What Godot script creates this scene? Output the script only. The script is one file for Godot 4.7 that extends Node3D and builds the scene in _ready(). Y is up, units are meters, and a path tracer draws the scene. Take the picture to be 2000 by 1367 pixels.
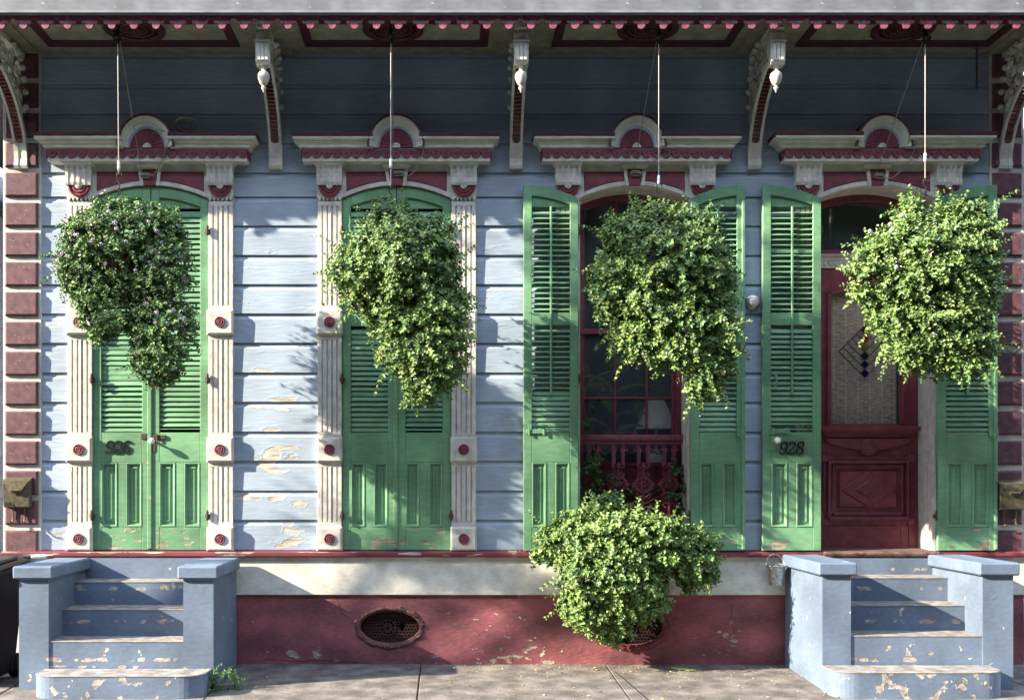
extends Node3D
# A painted double shotgun house seen square on from across the street.
# One metre on the wall is K units of survey; every thing is set out in metres at its own depth.
const K := 230.0
const CAM_Z := 9.2
const VX := 870.0
const VY := 930.0
var M := {}
var rng := RandomNumberGenerator.new()
var names := {}

func U(p: float) -> float: return (p - 1000.0) / K
func V(p: float) -> float: return (1297.0 - p) / K
# a point seen on a sheet at depth d, as a place on that sheet
func X(p: float, d: float) -> float: return U(VX) + (p - VX) / K * (CAM_Z - d) / CAM_Z
func Y(p: float, d: float) -> float: return V(VY) - (p - VY) / K * (CAM_Z - d) / CAM_Z

func _ready():
	rng.seed = 926
	# ---- camera
	var cam := Camera3D.new()
	cam.name = "camera"
	cam.projection = Camera3D.PROJECTION_FRUSTUM
	cam.near = 0.1
	cam.far = 400.0
	var f := CAM_Z * K
	cam.size = 0.1 * 1367.0 / f
	cam.frustum_offset = Vector2(0.1 * (1000.0 - VX) / f, 0.1 * (VY - 683.5) / f)
	cam.position = Vector3(U(VX), V(VY), CAM_Z)
	add_child(cam)
	cam.current = true
	# ---- sky, sun, exposure
	var sm := ProceduralSkyMaterial.new()
	sm.sky_top_color = Color(0.47, 0.56, 0.71)
	sm.sky_horizon_color = Color(0.80, 0.84, 0.90)
	sm.sky_curve = 1.0
	sm.ground_bottom_color = Color(0.16, 0.15, 0.14)
	sm.ground_horizon_color = Color(0.45, 0.46, 0.48)
	sm.sky_energy_multiplier = 1.4
	var sky := Sky.new()
	sky.sky_material = sm
	var env := Environment.new()
	env.background_mode = Environment.BG_SKY
	env.sky = sky
	env.tonemap_mode = Environment.TONE_MAPPER_LINEAR
	env.tonemap_exposure = 4.05
	env.sdfgi_enabled = true
	env.ssao_enabled = true
	env.ssil_enabled = true
	var we := WorldEnvironment.new()
	we.name = "world_environment"
	we.environment = env
	add_child(we)
	var sun := DirectionalLight3D.new()
	sun.name = "sun"
	sun.light_energy = 1.6
	sun.light_color = Color(1.0, 0.95, 0.86)
	sun.light_angular_distance = 0.5
	sun.shadow_enabled = true
	add_child(sun)
	sun.look_at_from_position(Vector3(-10, 5.0, 3.2), Vector3.ZERO)
	materials()
	street()
	house()
	stoops()
	plants()
	small_things()

# =====================================================================================  naming and committing
func called(parent: Node, word: String) -> String:
	var key := str(parent.get_instance_id()) + word
	var n: int = names.get(key, 0)
	names[key] = n + 1
	return word if n == 0 else "%s_%03d" % [word, n]

func put(parent: Node, word: String, mesh: Mesh, m: Material) -> MeshInstance3D:
	var o := MeshInstance3D.new()
	o.name = called(parent, word)
	o.mesh = mesh
	o.material_override = null
	if m:
		for i in mesh.get_surface_count():
			o.set_surface_override_material(i, m)
	parent.add_child(o, true)
	return o

func done(st: SurfaceTool, parent: Node, word: String, m: Material) -> MeshInstance3D:
	st.generate_normals()
	return put(parent, word, st.commit(), m)

func thing(word: String, label: String, category: String, at := Vector3.ZERO, group := "") -> Node3D:
	var o := Node3D.new()
	o.name = called(self, word)
	o.position = at
	add_child(o, true)
	return tag(o, label, category, group)

func tag(o: Node3D, label: String, category: String, group := "", kind := "") -> Node3D:
	o.set_meta("label", label)
	o.set_meta("category", category)
	if group: o.set_meta("group", group)
	if kind: o.set_meta("kind", kind)
	return o

# =====================================================================================  mesh helpers
func S() -> SurfaceTool:
	var st := SurfaceTool.new()
	st.begin(Mesh.PRIMITIVE_TRIANGLES)
	st.set_smooth_group(-1)
	return st

func tri(st: SurfaceTool, a: Vector3, b: Vector3, c: Vector3):
	st.add_vertex(a); st.add_vertex(c); st.add_vertex(b)

func quad(st: SurfaceTool, a: Vector3, b: Vector3, c: Vector3, d: Vector3):   # counter-clockwise seen from outside
	tri(st, a, b, c); tri(st, a, c, d)

func area2(p: PackedVector2Array) -> float:
	var s := 0.0
	for i in p.size():
		var a := p[i]
		var b := p[(i + 1) % p.size()]
		s += a.x * b.y - b.x * a.y
	return s * 0.5

func inset(p: PackedVector2Array, by: float) -> PackedVector2Array:   # p counter-clockwise
	var out := PackedVector2Array()
	var n := p.size()
	for i in n:
		var a := p[(i + n - 1) % n]
		var b := p[i]
		var c := p[(i + 1) % n]
		var e1 := (b - a).normalized()
		var e2 := (c - b).normalized()
		var n1 := Vector2(-e1.y, e1.x)
		var n2 := Vector2(-e2.y, e2.x)
		var m := (n1 + n2)
		var k: float = by / maxf(0.35, 1.0 + n1.dot(n2))
		out.append(b + m * k)
	return out

# a plate: the outline p in x and y, from z0 (back) to z1 (front), its front edge chamfered by bev
func prism(st: SurfaceTool, p: PackedVector2Array, z0: float, z1: float, bev := 0.0, xf := Transform3D.IDENTITY):
	if area2(p) < 0.0:
		p = p.duplicate()
		p.reverse()
	var n := p.size()
	var fr := inset(p, bev) if bev > 0.0 else p
	var ids := Geometry2D.triangulate_polygon(fr)
	for i in range(0, ids.size(), 3):
		var a := fr[ids[i]]
		var b := fr[ids[i + 1]]
		var c := fr[ids[i + 2]]
		if (b - a).cross(c - a) < 0.0:
			var t := b
			b = c
			c = t
		tri(st, xf * Vector3(a.x, a.y, z1), xf * Vector3(b.x, b.y, z1), xf * Vector3(c.x, c.y, z1))
	ids = Geometry2D.triangulate_polygon(p)
	for i in range(0, ids.size(), 3):
		var a := p[ids[i]]
		var b := p[ids[i + 1]]
		var c := p[ids[i + 2]]
		if (b - a).cross(c - a) < 0.0:
			var t := b
			b = c
			c = t
		tri(st, xf * Vector3(a.x, a.y, z0), xf * Vector3(c.x, c.y, z0), xf * Vector3(b.x, b.y, z0))
	for i in n:
		var j := (i + 1) % n
		quad(st, xf * Vector3(p[i].x, p[i].y, z0), xf * Vector3(p[j].x, p[j].y, z0), xf * Vector3(p[j].x, p[j].y, z1 - bev), xf * Vector3(p[i].x, p[i].y, z1 - bev))
		if bev > 0.0:
			quad(st, xf * Vector3(p[i].x, p[i].y, z1 - bev), xf * Vector3(p[j].x, p[j].y, z1 - bev), xf * Vector3(fr[j].x, fr[j].y, z1), xf * Vector3(fr[i].x, fr[i].y, z1))

func rect(x0: float, x1: float, y0: float, y1: float) -> PackedVector2Array:
	return PackedVector2Array([Vector2(x0, y0), Vector2(x1, y0), Vector2(x1, y1), Vector2(x0, y1)])

func box(st: SurfaceTool, x0: float, x1: float, y0: float, y1: float, z0: float, z1: float, bev := 0.0, xf := Transform3D.IDENTITY):
	prism(st, rect(minf(x0, x1), maxf(x0, x1), minf(y0, y1), maxf(y0, y1)), z0, z1, bev, xf)

# a box with all its edges softened: xf carries its middle
func soft_box(st: SurfaceTool, size: Vector3, b: float, xf := Transform3D.IDENTITY):
	var h := size * 0.5
	for ax in 3:
		for s: float in [-1.0, 1.0]:
			var u := Vector3.ZERO
			var v := Vector3.ZERO
			var n := Vector3.ZERO
			n[ax] = s
			u[(ax + 1) % 3] = 1.0
			v[(ax + 2) % 3] = s
			var c := n * h[ax]
			var eu := u * (h[(ax + 1) % 3] - b)
			var ev := v * (h[(ax + 2) % 3] - b)
			quad(st, xf * (c - eu - ev), xf * (c + eu - ev), xf * (c + eu + ev), xf * (c - eu + ev))
	for ax in 3:
		var i1 := (ax + 1) % 3
		var i2 := (ax + 2) % 3
		for s1: float in [-1.0, 1.0]:
			for s2: float in [-1.0, 1.0]:
				var a := Vector3.ZERO
				a[i1] = s1 * h[i1]
				a[i2] = s2 * (h[i2] - b)
				var d := Vector3.ZERO
				d[i1] = s1 * (h[i1] - b)
				d[i2] = s2 * h[i2]
				var e := Vector3.ZERO
				e[ax] = h[ax] - b
				if s1 * s2 > 0.0:
					quad(st, xf * (a - e), xf * (d - e), xf * (d + e), xf * (a + e))
				else:
					quad(st, xf * (d - e), xf * (a - e), xf * (a + e), xf * (d + e))
	for sx: float in [-1.0, 1.0]:
		for sy: float in [-1.0, 1.0]:
			for sz: float in [-1.0, 1.0]:
				var a := Vector3(sx * h.x, sy * (h.y - b), sz * (h.z - b))
				var d := Vector3(sx * (h.x - b), sy * h.y, sz * (h.z - b))
				var e := Vector3(sx * (h.x - b), sy * (h.y - b), sz * h.z)
				if sx * sy * sz > 0.0: tri(st, xf * a, xf * d, xf * e)
				else: tri(st, xf * a, xf * e, xf * d)

# a moulding along a wall with returns at both ends; prof holds (out, y) from the bottom up, out from the face z = zf
func mould(st: SurfaceTool, prof: Array, x0: float, x1: float, zb: float, zf: float):
	for i in prof.size() - 1:
		var a: Vector2 = prof[i]
		var b: Vector2 = prof[i + 1]
		var ra := [Vector3(x0 - a.x, a.y, zb), Vector3(x0 - a.x, a.y, zf + a.x), Vector3(x1 + a.x, a.y, zf + a.x), Vector3(x1 + a.x, a.y, zb)]
		var rb := [Vector3(x0 - b.x, b.y, zb), Vector3(x0 - b.x, b.y, zf + b.x), Vector3(x1 + b.x, b.y, zf + b.x), Vector3(x1 + b.x, b.y, zb)]
		for k in 3:
			quad(st, ra[k], ra[k + 1], rb[k + 1], rb[k])
	var a: Vector2 = prof[0]
	quad(st, Vector3(x0 - a.x, a.y, zb), Vector3(x1 + a.x, a.y, zb), Vector3(x1 + a.x, a.y, zf + a.x), Vector3(x0 - a.x, a.y, zf + a.x))
	a = prof[-1]
	quad(st, Vector3(x0 - a.x, a.y, zf + a.x), Vector3(x1 + a.x, a.y, zf + a.x), Vector3(x1 + a.x, a.y, zb), Vector3(x0 - a.x, a.y, zb))

# turned work round the local y axis; prof holds (radius, height)
func lathe(st: SurfaceTool, prof: Array, n: int, xf := Transform3D.IDENTITY, smooth := true, a0 := 0.0, a1 := TAU):
	st.set_smooth_group(1 if smooth else -1)
	for i in prof.size() - 1:
		var p: Vector2 = prof[i]
		var q: Vector2 = prof[i + 1]
		for k in n:
			var t0 := a0 + (a1 - a0) * k / n
			var t1 := a0 + (a1 - a0) * (k + 1) / n
			var d0 := Vector3(cos(t0), 0, -sin(t0))
			var d1 := Vector3(cos(t1), 0, -sin(t1))
			var up := Vector3.UP
			var va := xf * (d0 * p.x + up * p.y)
			var vb := xf * (d1 * p.x + up * p.y)
			var vc := xf * (d1 * q.x + up * q.y)
			var vd := xf * (d0 * q.x + up * q.y)
			if p.x > 1e-5: tri(st, va, vb, vc)
			if q.x > 1e-5: tri(st, va, vc, vd)
	st.set_smooth_group(-1)

func tube(st: SurfaceTool, pts: Array, r: float, n := 6, r_end := -1.0):
	if r_end < 0.0: r_end = r
	st.set_smooth_group(1)
	var rings := []
	var side := Vector3.ZERO
	for i in pts.size():
		var t: Vector3 = (pts[mini(i + 1, pts.size() - 1)] - pts[maxi(i - 1, 0)]).normalized()
		if side == Vector3.ZERO:
			side = t.cross(Vector3(0.31, 0.2, 0.93)).normalized()
		side = (side - t * side.dot(t)).normalized()
		var up := t.cross(side)
		var rr := lerpf(r, r_end, float(i) / maxf(1.0, pts.size() - 1))
		var ring := []
		for k in n:
			var a := TAU * k / n
			ring.append(pts[i] + (side * cos(a) + up * sin(a)) * rr)
		rings.append(ring)
	for i in rings.size() - 1:
		for k in n:
			quad(st, rings[i][k], rings[i][(k + 1) % n], rings[i + 1][(k + 1) % n], rings[i + 1][k])
	st.set_smooth_group(-1)

# a flat ribbon of wood or iron along a line in the x, y plane of xf, w wide and from z0 to z1
func ribbon(st: SurfaceTool, pts: PackedVector2Array, w: float, z0: float, z1: float, xf := Transform3D.IDENTITY, w_end := -1.0):
	if w_end < 0.0: w_end = w
	var n := pts.size()
	var l := PackedVector2Array()
	var r := PackedVector2Array()
	for i in n:
		var t := (pts[mini(i + 1, n - 1)] - pts[maxi(i - 1, 0)]).normalized()
		var s := Vector2(-t.y, t.x) * lerpf(w, w_end, float(i) / maxf(1.0, n - 1)) * 0.5
		l.append(pts[i] + s)
		r.append(pts[i] - s)
	for i in n - 1:
		for pass_ in 4:
			var a: Vector3
			var b: Vector3
			var c: Vector3
			var d: Vector3
			if pass_ == 0:
				a = Vector3(r[i].x, r[i].y, z1); b = Vector3(r[i + 1].x, r[i + 1].y, z1); c = Vector3(l[i + 1].x, l[i + 1].y, z1); d = Vector3(l[i].x, l[i].y, z1)
			elif pass_ == 1:
				a = Vector3(l[i].x, l[i].y, z0); b = Vector3(l[i + 1].x, l[i + 1].y, z0); c = Vector3(r[i + 1].x, r[i + 1].y, z0); d = Vector3(r[i].x, r[i].y, z0)
			elif pass_ == 2:
				a = Vector3(r[i].x, r[i].y, z0); b = Vector3(r[i + 1].x, r[i + 1].y, z0); c = Vector3(r[i + 1].x, r[i + 1].y, z1); d = Vector3(r[i].x, r[i].y, z1)
			else:
				a = Vector3(l[i + 1].x, l[i + 1].y, z0); b = Vector3(l[i].x, l[i].y, z0); c = Vector3(l[i].x, l[i].y, z1); d = Vector3(l[i + 1].x, l[i + 1].y, z1)
			quad(st, xf * a, xf * b, xf * c, xf * d)

func spiral(c: Vector2, r0: float, r1: float, a0: float, a1: float, n := 14) -> PackedVector2Array:
	var p := PackedVector2Array()
	for i in n + 1:
		var t := float(i) / n
		var a := lerpf(a0, a1, t)
		p.append(c + Vector2(cos(a), sin(a)) * lerpf(r0, r1, t))
	return p

# a round boss facing the street
func facing(at: Vector3) -> Transform3D:
	return Transform3D(Basis(Vector3.RIGHT, PI / 2), at)

# =====================================================================================  materials
func noise(f: float, oct: int, sd: int, w: int, h: int, sx := 1.0, sy := 1.0, seamless := false) -> PackedByteArray:
	var nz := FastNoiseLite.new()
	nz.seed = sd
	nz.noise_type = FastNoiseLite.TYPE_SIMPLEX_SMOOTH
	nz.frequency = f
	nz.fractal_octaves = oct
	var im: Image
	if seamless: im = nz.get_seamless_image(int(w / sx), int(h / sy))
	else: im = nz.get_image(int(w / sx), int(h / sy))
	im.convert(Image.FORMAT_L8)
	if im.get_width() != w or im.get_height() != h: im.resize(w, h, Image.INTERPOLATE_CUBIC)
	return im.get_data()

func tex(w: int, h: int, data: PackedByteArray, fmt: int) -> ImageTexture:
	return ImageTexture.create_from_image(Image.create_from_data(w, h, false, fmt, data))

func bumps(w: int, h: int, data: PackedByteArray, k: float) -> ImageTexture:
	var im := Image.create_from_data(w, h, false, Image.FORMAT_L8, data)
	im.convert(Image.FORMAT_RGBA8)
	im.bump_map_to_normal_map(k)
	im.convert(Image.FORMAT_RGB8)
	return ImageTexture.create_from_image(im)

func mat(word: String, col: Color, rough := 0.7, metal := 0.0) -> StandardMaterial3D:
	var m := StandardMaterial3D.new()
	m.resource_name = word
	m.albedo_color = col
	m.roughness = rough
	m.metallic = metal
	M[word] = m
	return m

# a paint or plaster that repeats every `metres`; sx, sy stretch its grain
func coat(word: String, col: Color, vary: float, rough: float, metres: float, sx: float, sy: float, bump: float, sd: int, speck := Color(0, 0, 0), specks := 0.0) -> StandardMaterial3D:
	var n := 512
	var a := noise(0.012, 4, sd, n, n, 1, 1, true)
	var b := noise(0.09, 3, sd + 7, n, n, sx, sy, true)
	var c := noise(0.035, 4, sd + 13, n, n, sx, sy, true)
	var px := PackedByteArray()
	px.resize(n * n * 3)
	var hgt := PackedByteArray()
	hgt.resize(n * n)
	var cr := col.r * 255.0
	var cg := col.g * 255.0
	var cb := col.b * 255.0
	var lim := int(255.0 * (1.0 - specks))
	for i in n * n:
		var k := 1.0 + vary * ((a[i] - 128) * 0.0026 + (b[i] - 128) * 0.0012)
		var h := 128 + (b[i] - 128) / 2
		if specks > 0.0 and c[i] > lim:
			px[i * 3] = int(speck.r * 255.0 * k); px[i * 3 + 1] = int(speck.g * 255.0 * k); px[i * 3 + 2] = int(speck.b * 255.0 * k)
			h -= 60
		else:
			px[i * 3] = int(clampf(cr * k, 0, 255)); px[i * 3 + 1] = int(clampf(cg * k, 0, 255)); px[i * 3 + 2] = int(clampf(cb * k, 0, 255))
		hgt[i] = clampi(h, 0, 255)
	var m := mat(word, Color.WHITE, rough)
	m.albedo_texture = tex(n, n, px, Image.FORMAT_RGB8)
	if bump > 0.0:
		m.normal_enabled = true
		m.normal_texture = bumps(n, n, hgt, bump * 0.4)
	m.uv1_triplanar = true
	m.uv1_world_triplanar = true
	m.uv1_triplanar_sharpness = 6.0
	m.uv1_scale = Vector3.ONE / metres
	m.uv1_offset = Vector3(0.13 * sd, 0.37 * sd, 0.21 * sd)
	return m

# a worn coat of paint laid out over the whole front: where `worn` says so it has flaked to what lies under it.
# worn: [x0, y0, x1, y1, how much 0..1] in survey units
func worn_coat(word: String, col: Color, under: Color, w: int, h: int, x0: float, y1: float, sizex: float, sizey: float, worn: Array, base: float, sx: float, sy: float, freq: float, vary: float, rough: float, bump: float, sd: int) -> StandardMaterial3D:
	var dm := Image.create(512, 256, false, Image.FORMAT_L8)
	dm.fill(Color(base, base, base))
	for r in worn:
		var v: float = r[4] * 0.80
		dm.fill_rect(Rect2i(int((U(r[0]) - x0) / sizex * 512), int((y1 - V(r[1])) / sizey * 256), maxi(1, int((r[2] - r[0]) / K / sizex * 512)), maxi(1, int((r[3] - r[1]) / K / sizey * 256))), Color(v, v, v))
	dm.resize(160, 96, Image.INTERPOLATE_BILINEAR)
	dm.resize(w, h, Image.INTERPOLATE_CUBIC)
	var den := dm.get_data()
	var chip := noise(freq, 5, sd, w, h, sx, sy)
	var grain := noise(0.12, 3, sd + 3, w, h, maxf(1.0, sx * 2.0), maxf(1.0, sy))
	var blot := noise(0.006, 4, sd + 5, w, h, 1, 1)
	var px := PackedByteArray()
	px.resize(w * h * 3)
	var hgt := PackedByteArray()
	hgt.resize(w * h)
	var cr := col.r * 255.0
	var cg := col.g * 255.0
	var cb := col.b * 255.0
	var ur := under.r * 255.0
	var ug := under.g * 255.0
	var ub := under.b * 255.0
	for i in w * h:
		var g := grain[i] - 128
		var k := 1.0 + vary * ((blot[i] - 128) * 0.0024 + g * 0.0010)
		var s := chip[i] + den[i] - 255
		var hh := 140 + (g >> 2)
		if s > 0:
			k += g * 0.002
			px[i * 3] = int(clampf(ur * k, 0, 255)); px[i * 3 + 1] = int(clampf(ug * k, 0, 255)); px[i * 3 + 2] = int(clampf(ub * k, 0, 255))
			hh = 95 + (g >> 2)
		else:
			if s > -7:
				hh += 35
				k *= 1.04
			elif s > -22:
				hh += (22 + s) * 3
			px[i * 3] = int(clampf(cr * k, 0, 255)); px[i * 3 + 1] = int(clampf(cg * k, 0, 255)); px[i * 3 + 2] = int(clampf(cb * k, 0, 255))
		hgt[i] = clampi(hh, 0, 255)
	var m := mat(word, Color.WHITE, rough)
	m.albedo_texture = tex(w, h, px, Image.FORMAT_RGB8)
	m.normal_enabled = true
	m.normal_texture = bumps(w, h, hgt, bump * 0.5)
	m.uv1_triplanar = true
	m.uv1_world_triplanar = true
	m.uv1_triplanar_sharpness = 6.0
	m.uv1_scale = Vector3(1.0 / sizex, 1.0 / sizey, 1.0 / sizex)
	m.uv1_offset = Vector3(-x0 / sizex, -y1 / sizey, 0.3)
	return m

func materials():
	var siding_wear := [[457, 440, 625, 1075, 0.27], [457, 780, 625, 1075, 0.34], [500, 850, 600, 1040, 0.43], [457, 1050, 625, 1075, 0.46], [82, 440, 135, 1075, 0.26], [930, 440, 1022, 1075, 0.22], [560, 500, 625, 640, 0.32], [470, 540, 540, 640, 0.32], [526, 809, 574, 828, 0.62], [476, 911, 506, 926, 0.60], [531, 934, 588, 957, 0.56], [527, 968, 597, 989, 0.62], [523, 988, 571, 1000, 0.60], [520, 1026, 582, 1036, 0.60], [480, 540, 530, 556, 0.42], [944, 790, 985, 835, 0.34]]
	worn_coat("siding", Color(0.575, 0.625, 0.68), Color(0.67, 0.635, 0.585), 2048, 1024, -4.45, 4.45, 8.9, 4.45, siding_wear, 0.10, 3.0, 1.0, 0.028, 0.32, 0.62, 3.0, 11)
	var green_wear := [[182, 1035, 410, 1078, 0.40], [182, 1062, 410, 1078, 0.52], [280, 850, 306, 1075, 0.36], [668, 1030, 882, 1078, 0.36], [668, 1060, 882, 1078, 0.50], [840, 1035, 882, 1075, 0.44], [1490, 1050, 1604, 1076, 0.40], [1500, 1005, 1545, 1030, 0.46], [1840, 1030, 1950, 1076, 0.43], [1860, 1050, 1930, 1072, 0.5], [1400, 1045, 1450, 1076, 0.40]]
	worn_coat("green", Color(0.40, 0.56, 0.42), Color(0.56, 0.52, 0.44), 2048, 1024, -4.45, 4.45, 8.9, 4.45, green_wear, 0.14, 2.0, 1.0, 0.04, 0.6, 0.45, 2.2, 23)
	worn_coat("sill_red", Color(0.42, 0.17, 0.21), Color(0.66, 0.60, 0.54), 2048, 256, -4.45, 1.2, 8.9, 0.5, [[100, 1070, 470, 1087, 0.42], [200, 1070, 400, 1083, 0.52], [560, 1074, 960, 1087, 0.38], [960, 1070, 1040, 1076, 0.45], [1600, 1070, 1840, 1087, 0.50]], 0.24, 4.0, 1.0, 0.03, 0.6, 0.6, 2.0, 31)
	var found_wear := [[463, 1260, 700, 1292, 0.25], [560, 1268, 640, 1286, 0.48], [930, 1262, 1110, 1297, 0.44], [810, 1280, 860, 1297, 0.40], [1400, 1215, 1450, 1280, 0.34], [930, 1190, 1060, 1260, 0.24]]
	worn_coat("foundation_red", Color(0.47, 0.265, 0.285), Color(0.55, 0.51, 0.45), 2048, 256, -4.45, 0.65, 8.9, 0.66, found_wear, 0.10, 1.0, 1.0, 0.03, 0.9, 0.85, 6.0, 43)
	var stoop_wear := []
	for o in [[170, 410], [1575, 1815]]:
		for r in [[1107, 0.34], [1135, 0.38], [1189, 0.44], [1248, 0.48], [1262, 0.46]]:
			stoop_wear.append([o[0], r[0], o[1], r[0] + 9, r[1]])
		stoop_wear.append([o[0] + 60, 1225, o[1] - 30, 1246, 0.33])
		stoop_wear.append([o[0] - 10, 1268, o[1] + 10, 1310, 0.37])
	worn_coat("stoop_blue", Color(0.365, 0.42, 0.495), Color(0.60, 0.565, 0.525), 2048, 256, -4.45, 1.0, 8.9, 1.11, stoop_wear, 0.10, 1.0, 1.0, 0.024, 0.45, 0.75, 1.7, 57)
	coat("tread", Color(0.50, 0.47, 0.435), 0.8, 0.85, 0.9, 1.5, 1.0, 2.0, 61, Color(0.42, 0.46, 0.51), 0.30)
	coat("cream", Color(0.74, 0.72, 0.685), 0.35, 0.6, 0.8, 1.0, 3.0, 1.6, 5)
	coat("cream_board", Color(0.765, 0.755, 0.715), 0.3, 0.62, 1.3, 3.0, 1.0, 1.6, 71)
	coat("gutter_grey", Color(0.41, 0.415, 0.425), 0.4, 0.5, 1.5, 5.0, 1.0, 0.6, 75, Color(0.66, 0.6, 0.55), 0.10)
	coat("soffit", Color(0.56, 0.535, 0.47), 0.45, 0.7, 1.2, 1.0, 4.0, 1.2, 77)
	coat("maroon", Color(0.45, 0.19, 0.235), 0.5, 0.55, 0.7, 3.0, 1.0, 1.4, 81)
	coat("quoin_red", Color(0.345, 0.22, 0.245), 0.6, 0.6, 0.6, 3.0, 1.0, 1.4, 82, Color(0.60, 0.42, 0.43), 0.14)
	coat("maroon_dark", Color(0.285, 0.10, 0.15), 0.5, 0.5, 0.8, 1.0, 2.0, 1.0, 83)
	coat("maroon_fascia", Color(0.48, 0.25, 0.305), 0.6, 0.6, 0.5, 2.0, 1.0, 2.0, 85, Color(0.62, 0.45, 0.46), 0.16)
	coat("sidewalk", Color(0.39, 0.365, 0.34), 0.9, 0.9, 1.6, 1.0, 1.0, 3.0, 91, Color(0.35, 0.33, 0.30), 0.16)
	coat("verge_grass", Color(0.22, 0.235, 0.16), 0.9, 0.95, 0.7, 1.0, 1.0, 4.0, 93, Color(0.28, 0.25, 0.18), 0.3)
	coat("asphalt", Color(0.25, 0.25, 0.25), 0.6, 0.9, 1.5, 1.0, 1.0, 3.0, 95)
	coat("iron_maroon", Color(0.50, 0.24, 0.30), 0.5, 0.5, 0.3, 1.0, 1.0, 1.0, 97)
	coat("vent_iron", Color(0.22, 0.13, 0.12), 0.8, 0.8, 0.2, 1.0, 1.0, 3.0, 99, Color(0.30, 0.24, 0.20), 0.3)
	coat("old_plaster", Color(0.31, 0.17, 0.18), 0.9, 0.9, 0.25, 1.0, 1.0, 4.0, 101, Color(0.47, 0.44, 0.36), 0.33)
	coat("weathered_wood", Color(0.36, 0.29, 0.26), 0.9, 0.8, 0.6, 6.0, 1.0, 2.5, 103, Color(0.30, 0.12, 0.15), 0.3)
	coat("mailbox_bronze", Color(0.36, 0.33, 0.26), 0.7, 0.5, 0.3, 1.0, 1.0, 0.8, 105).metallic = 0.35
	coat("rust", Color(0.27, 0.20, 0.15), 0.9, 0.8, 0.1, 1.0, 1.0, 2.0, 107)
	coat("zinc", Color(0.62, 0.63, 0.63), 0.8, 0.38, 0.14, 1.0, 1.0, 0.6, 109).metallic = 0.75
	coat("room_wall", Color(0.34, 0.31, 0.30), 0.3, 0.9, 2.0, 1.0, 1.0, 0.5, 111)
	coat("neighbour_white", Color(0.74, 0.75, 0.76), 0.3, 0.7, 2.0, 3.0, 1.0, 0.8, 113)
	coat("roof_slate", Color(0.27, 0.27, 0.28), 0.6, 0.85, 1.0, 2.0, 1.0, 2.0, 115)
	coat("brick_far", Color(0.45, 0.33, 0.28), 0.6, 0.85, 1.2, 2.0, 1.0, 1.0, 117)
	coat("stem", Color(0.42, 0.34, 0.29), 0.7, 0.8, 0.2, 1.0, 1.0, 1.0, 119)
	coat("terracotta", Color(0.42, 0.25, 0.19), 0.6, 0.85, 0.3, 1.0, 1.0, 1.0, 121)
	mat("rope", Color(0.70, 0.67, 0.63), 0.8)
	mat("cord", Color(0.52, 0.50, 0.47), 0.8)
	mat("iron_black", Color(0.09, 0.09, 0.09), 0.55, 0.4)
	mat("digit_iron", Color(0.13, 0.13, 0.13), 0.45, 0.5)
	mat("porcelain", Color(0.88, 0.87, 0.84), 0.2)
	mat("bin_plastic", Color(0.075, 0.075, 0.08), 0.45)
	mat("bin_lid", Color(0.20, 0.17, 0.14), 0.5)
	mat("white_plastic", Color(0.84, 0.84, 0.82), 0.4)
	mat("white_print", Color(0.78, 0.78, 0.76), 0.6)
	mat("lamp_metal", Color(0.74, 0.74, 0.74), 0.3, 0.6)
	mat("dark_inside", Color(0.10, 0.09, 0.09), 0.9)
	mat("lime_paint", Color(0.66, 0.74, 0.30), 0.8)
	mat("lead", Color(0.15, 0.14, 0.14), 0.5, 0.5)
	var g := mat("pane", Color(0.62, 0.68, 0.72, 0.06), 0.04)
	g.transparency = BaseMaterial3D.TRANSPARENCY_ALPHA
	for c in [["glass_ruby", Color(0.36, 0.04, 0.09)], ["glass_pink", Color(0.46, 0.08, 0.17)], ["glass_olive", Color(0.36, 0.34, 0.10)], ["glass_green", Color(0.06, 0.14, 0.09)], ["glass_navy", Color(0.06, 0.08, 0.20)]]:
		mat(c[0], c[1], 0.12)
	var ls := mat("shade_cloth", Color(0.80, 0.78, 0.72), 0.85)
	ls.backlight_enabled = true
	ls.backlight = Color(0.3, 0.29, 0.26)
	# woven blind: fine reeds with pale tapes
	var n := 512
	var px := PackedByteArray()
	px.resize(n * n * 3)
	var hz := noise(0.11, 3, 5, n, n, 6.0, 1.0)
	for y in n:
		var reed := 0.86 + 0.14 * sin(y * TAU / 6.0)
		for x in n:
			var k := reed * (1.0 + (hz[y * n + x] - 128) * 0.0025)
			var tape: bool = x % 73 < 4
			var c := Color(0.84, 0.76, 0.66) if tape else Color(0.70, 0.61, 0.52)
			var i := (y * n + x) * 3
			px[i] = int(clampf(c.r * k * 255, 0, 255)); px[i + 1] = int(clampf(c.g * k * 255, 0, 255)); px[i + 2] = int(clampf(c.b * k * 255, 0, 255))
	var bl := mat("blind", Color.WHITE, 0.9)
	bl.albedo_texture = tex(n, n, px, Image.FORMAT_RGB8)
	bl.uv1_triplanar = true
	bl.uv1_world_triplanar = true
	bl.uv1_scale = Vector3.ONE / 0.74
	for l in [["leaf", Color(0.42, 0.52, 0.29)], ["leaf_dark", Color(0.36, 0.47, 0.26)], ["leaf_house", Color(0.20, 0.33, 0.15)]]:
		var m := mat(l[0], l[1], 0.5)
		m.vertex_color_use_as_albedo = true
		m.backlight_enabled = true
		m.backlight = Color(0.34, 0.46, 0.20)
	mat("leaf_far", Color(0.20, 0.23, 0.17), 0.8).vertex_color_use_as_albedo = true
	mat("bloom", Color(0.80, 0.71, 0.80), 0.7).vertex_color_use_as_albedo = true
	mat("litter", Color(0.62, 0.60, 0.42), 0.8).vertex_color_use_as_albedo = true

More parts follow.
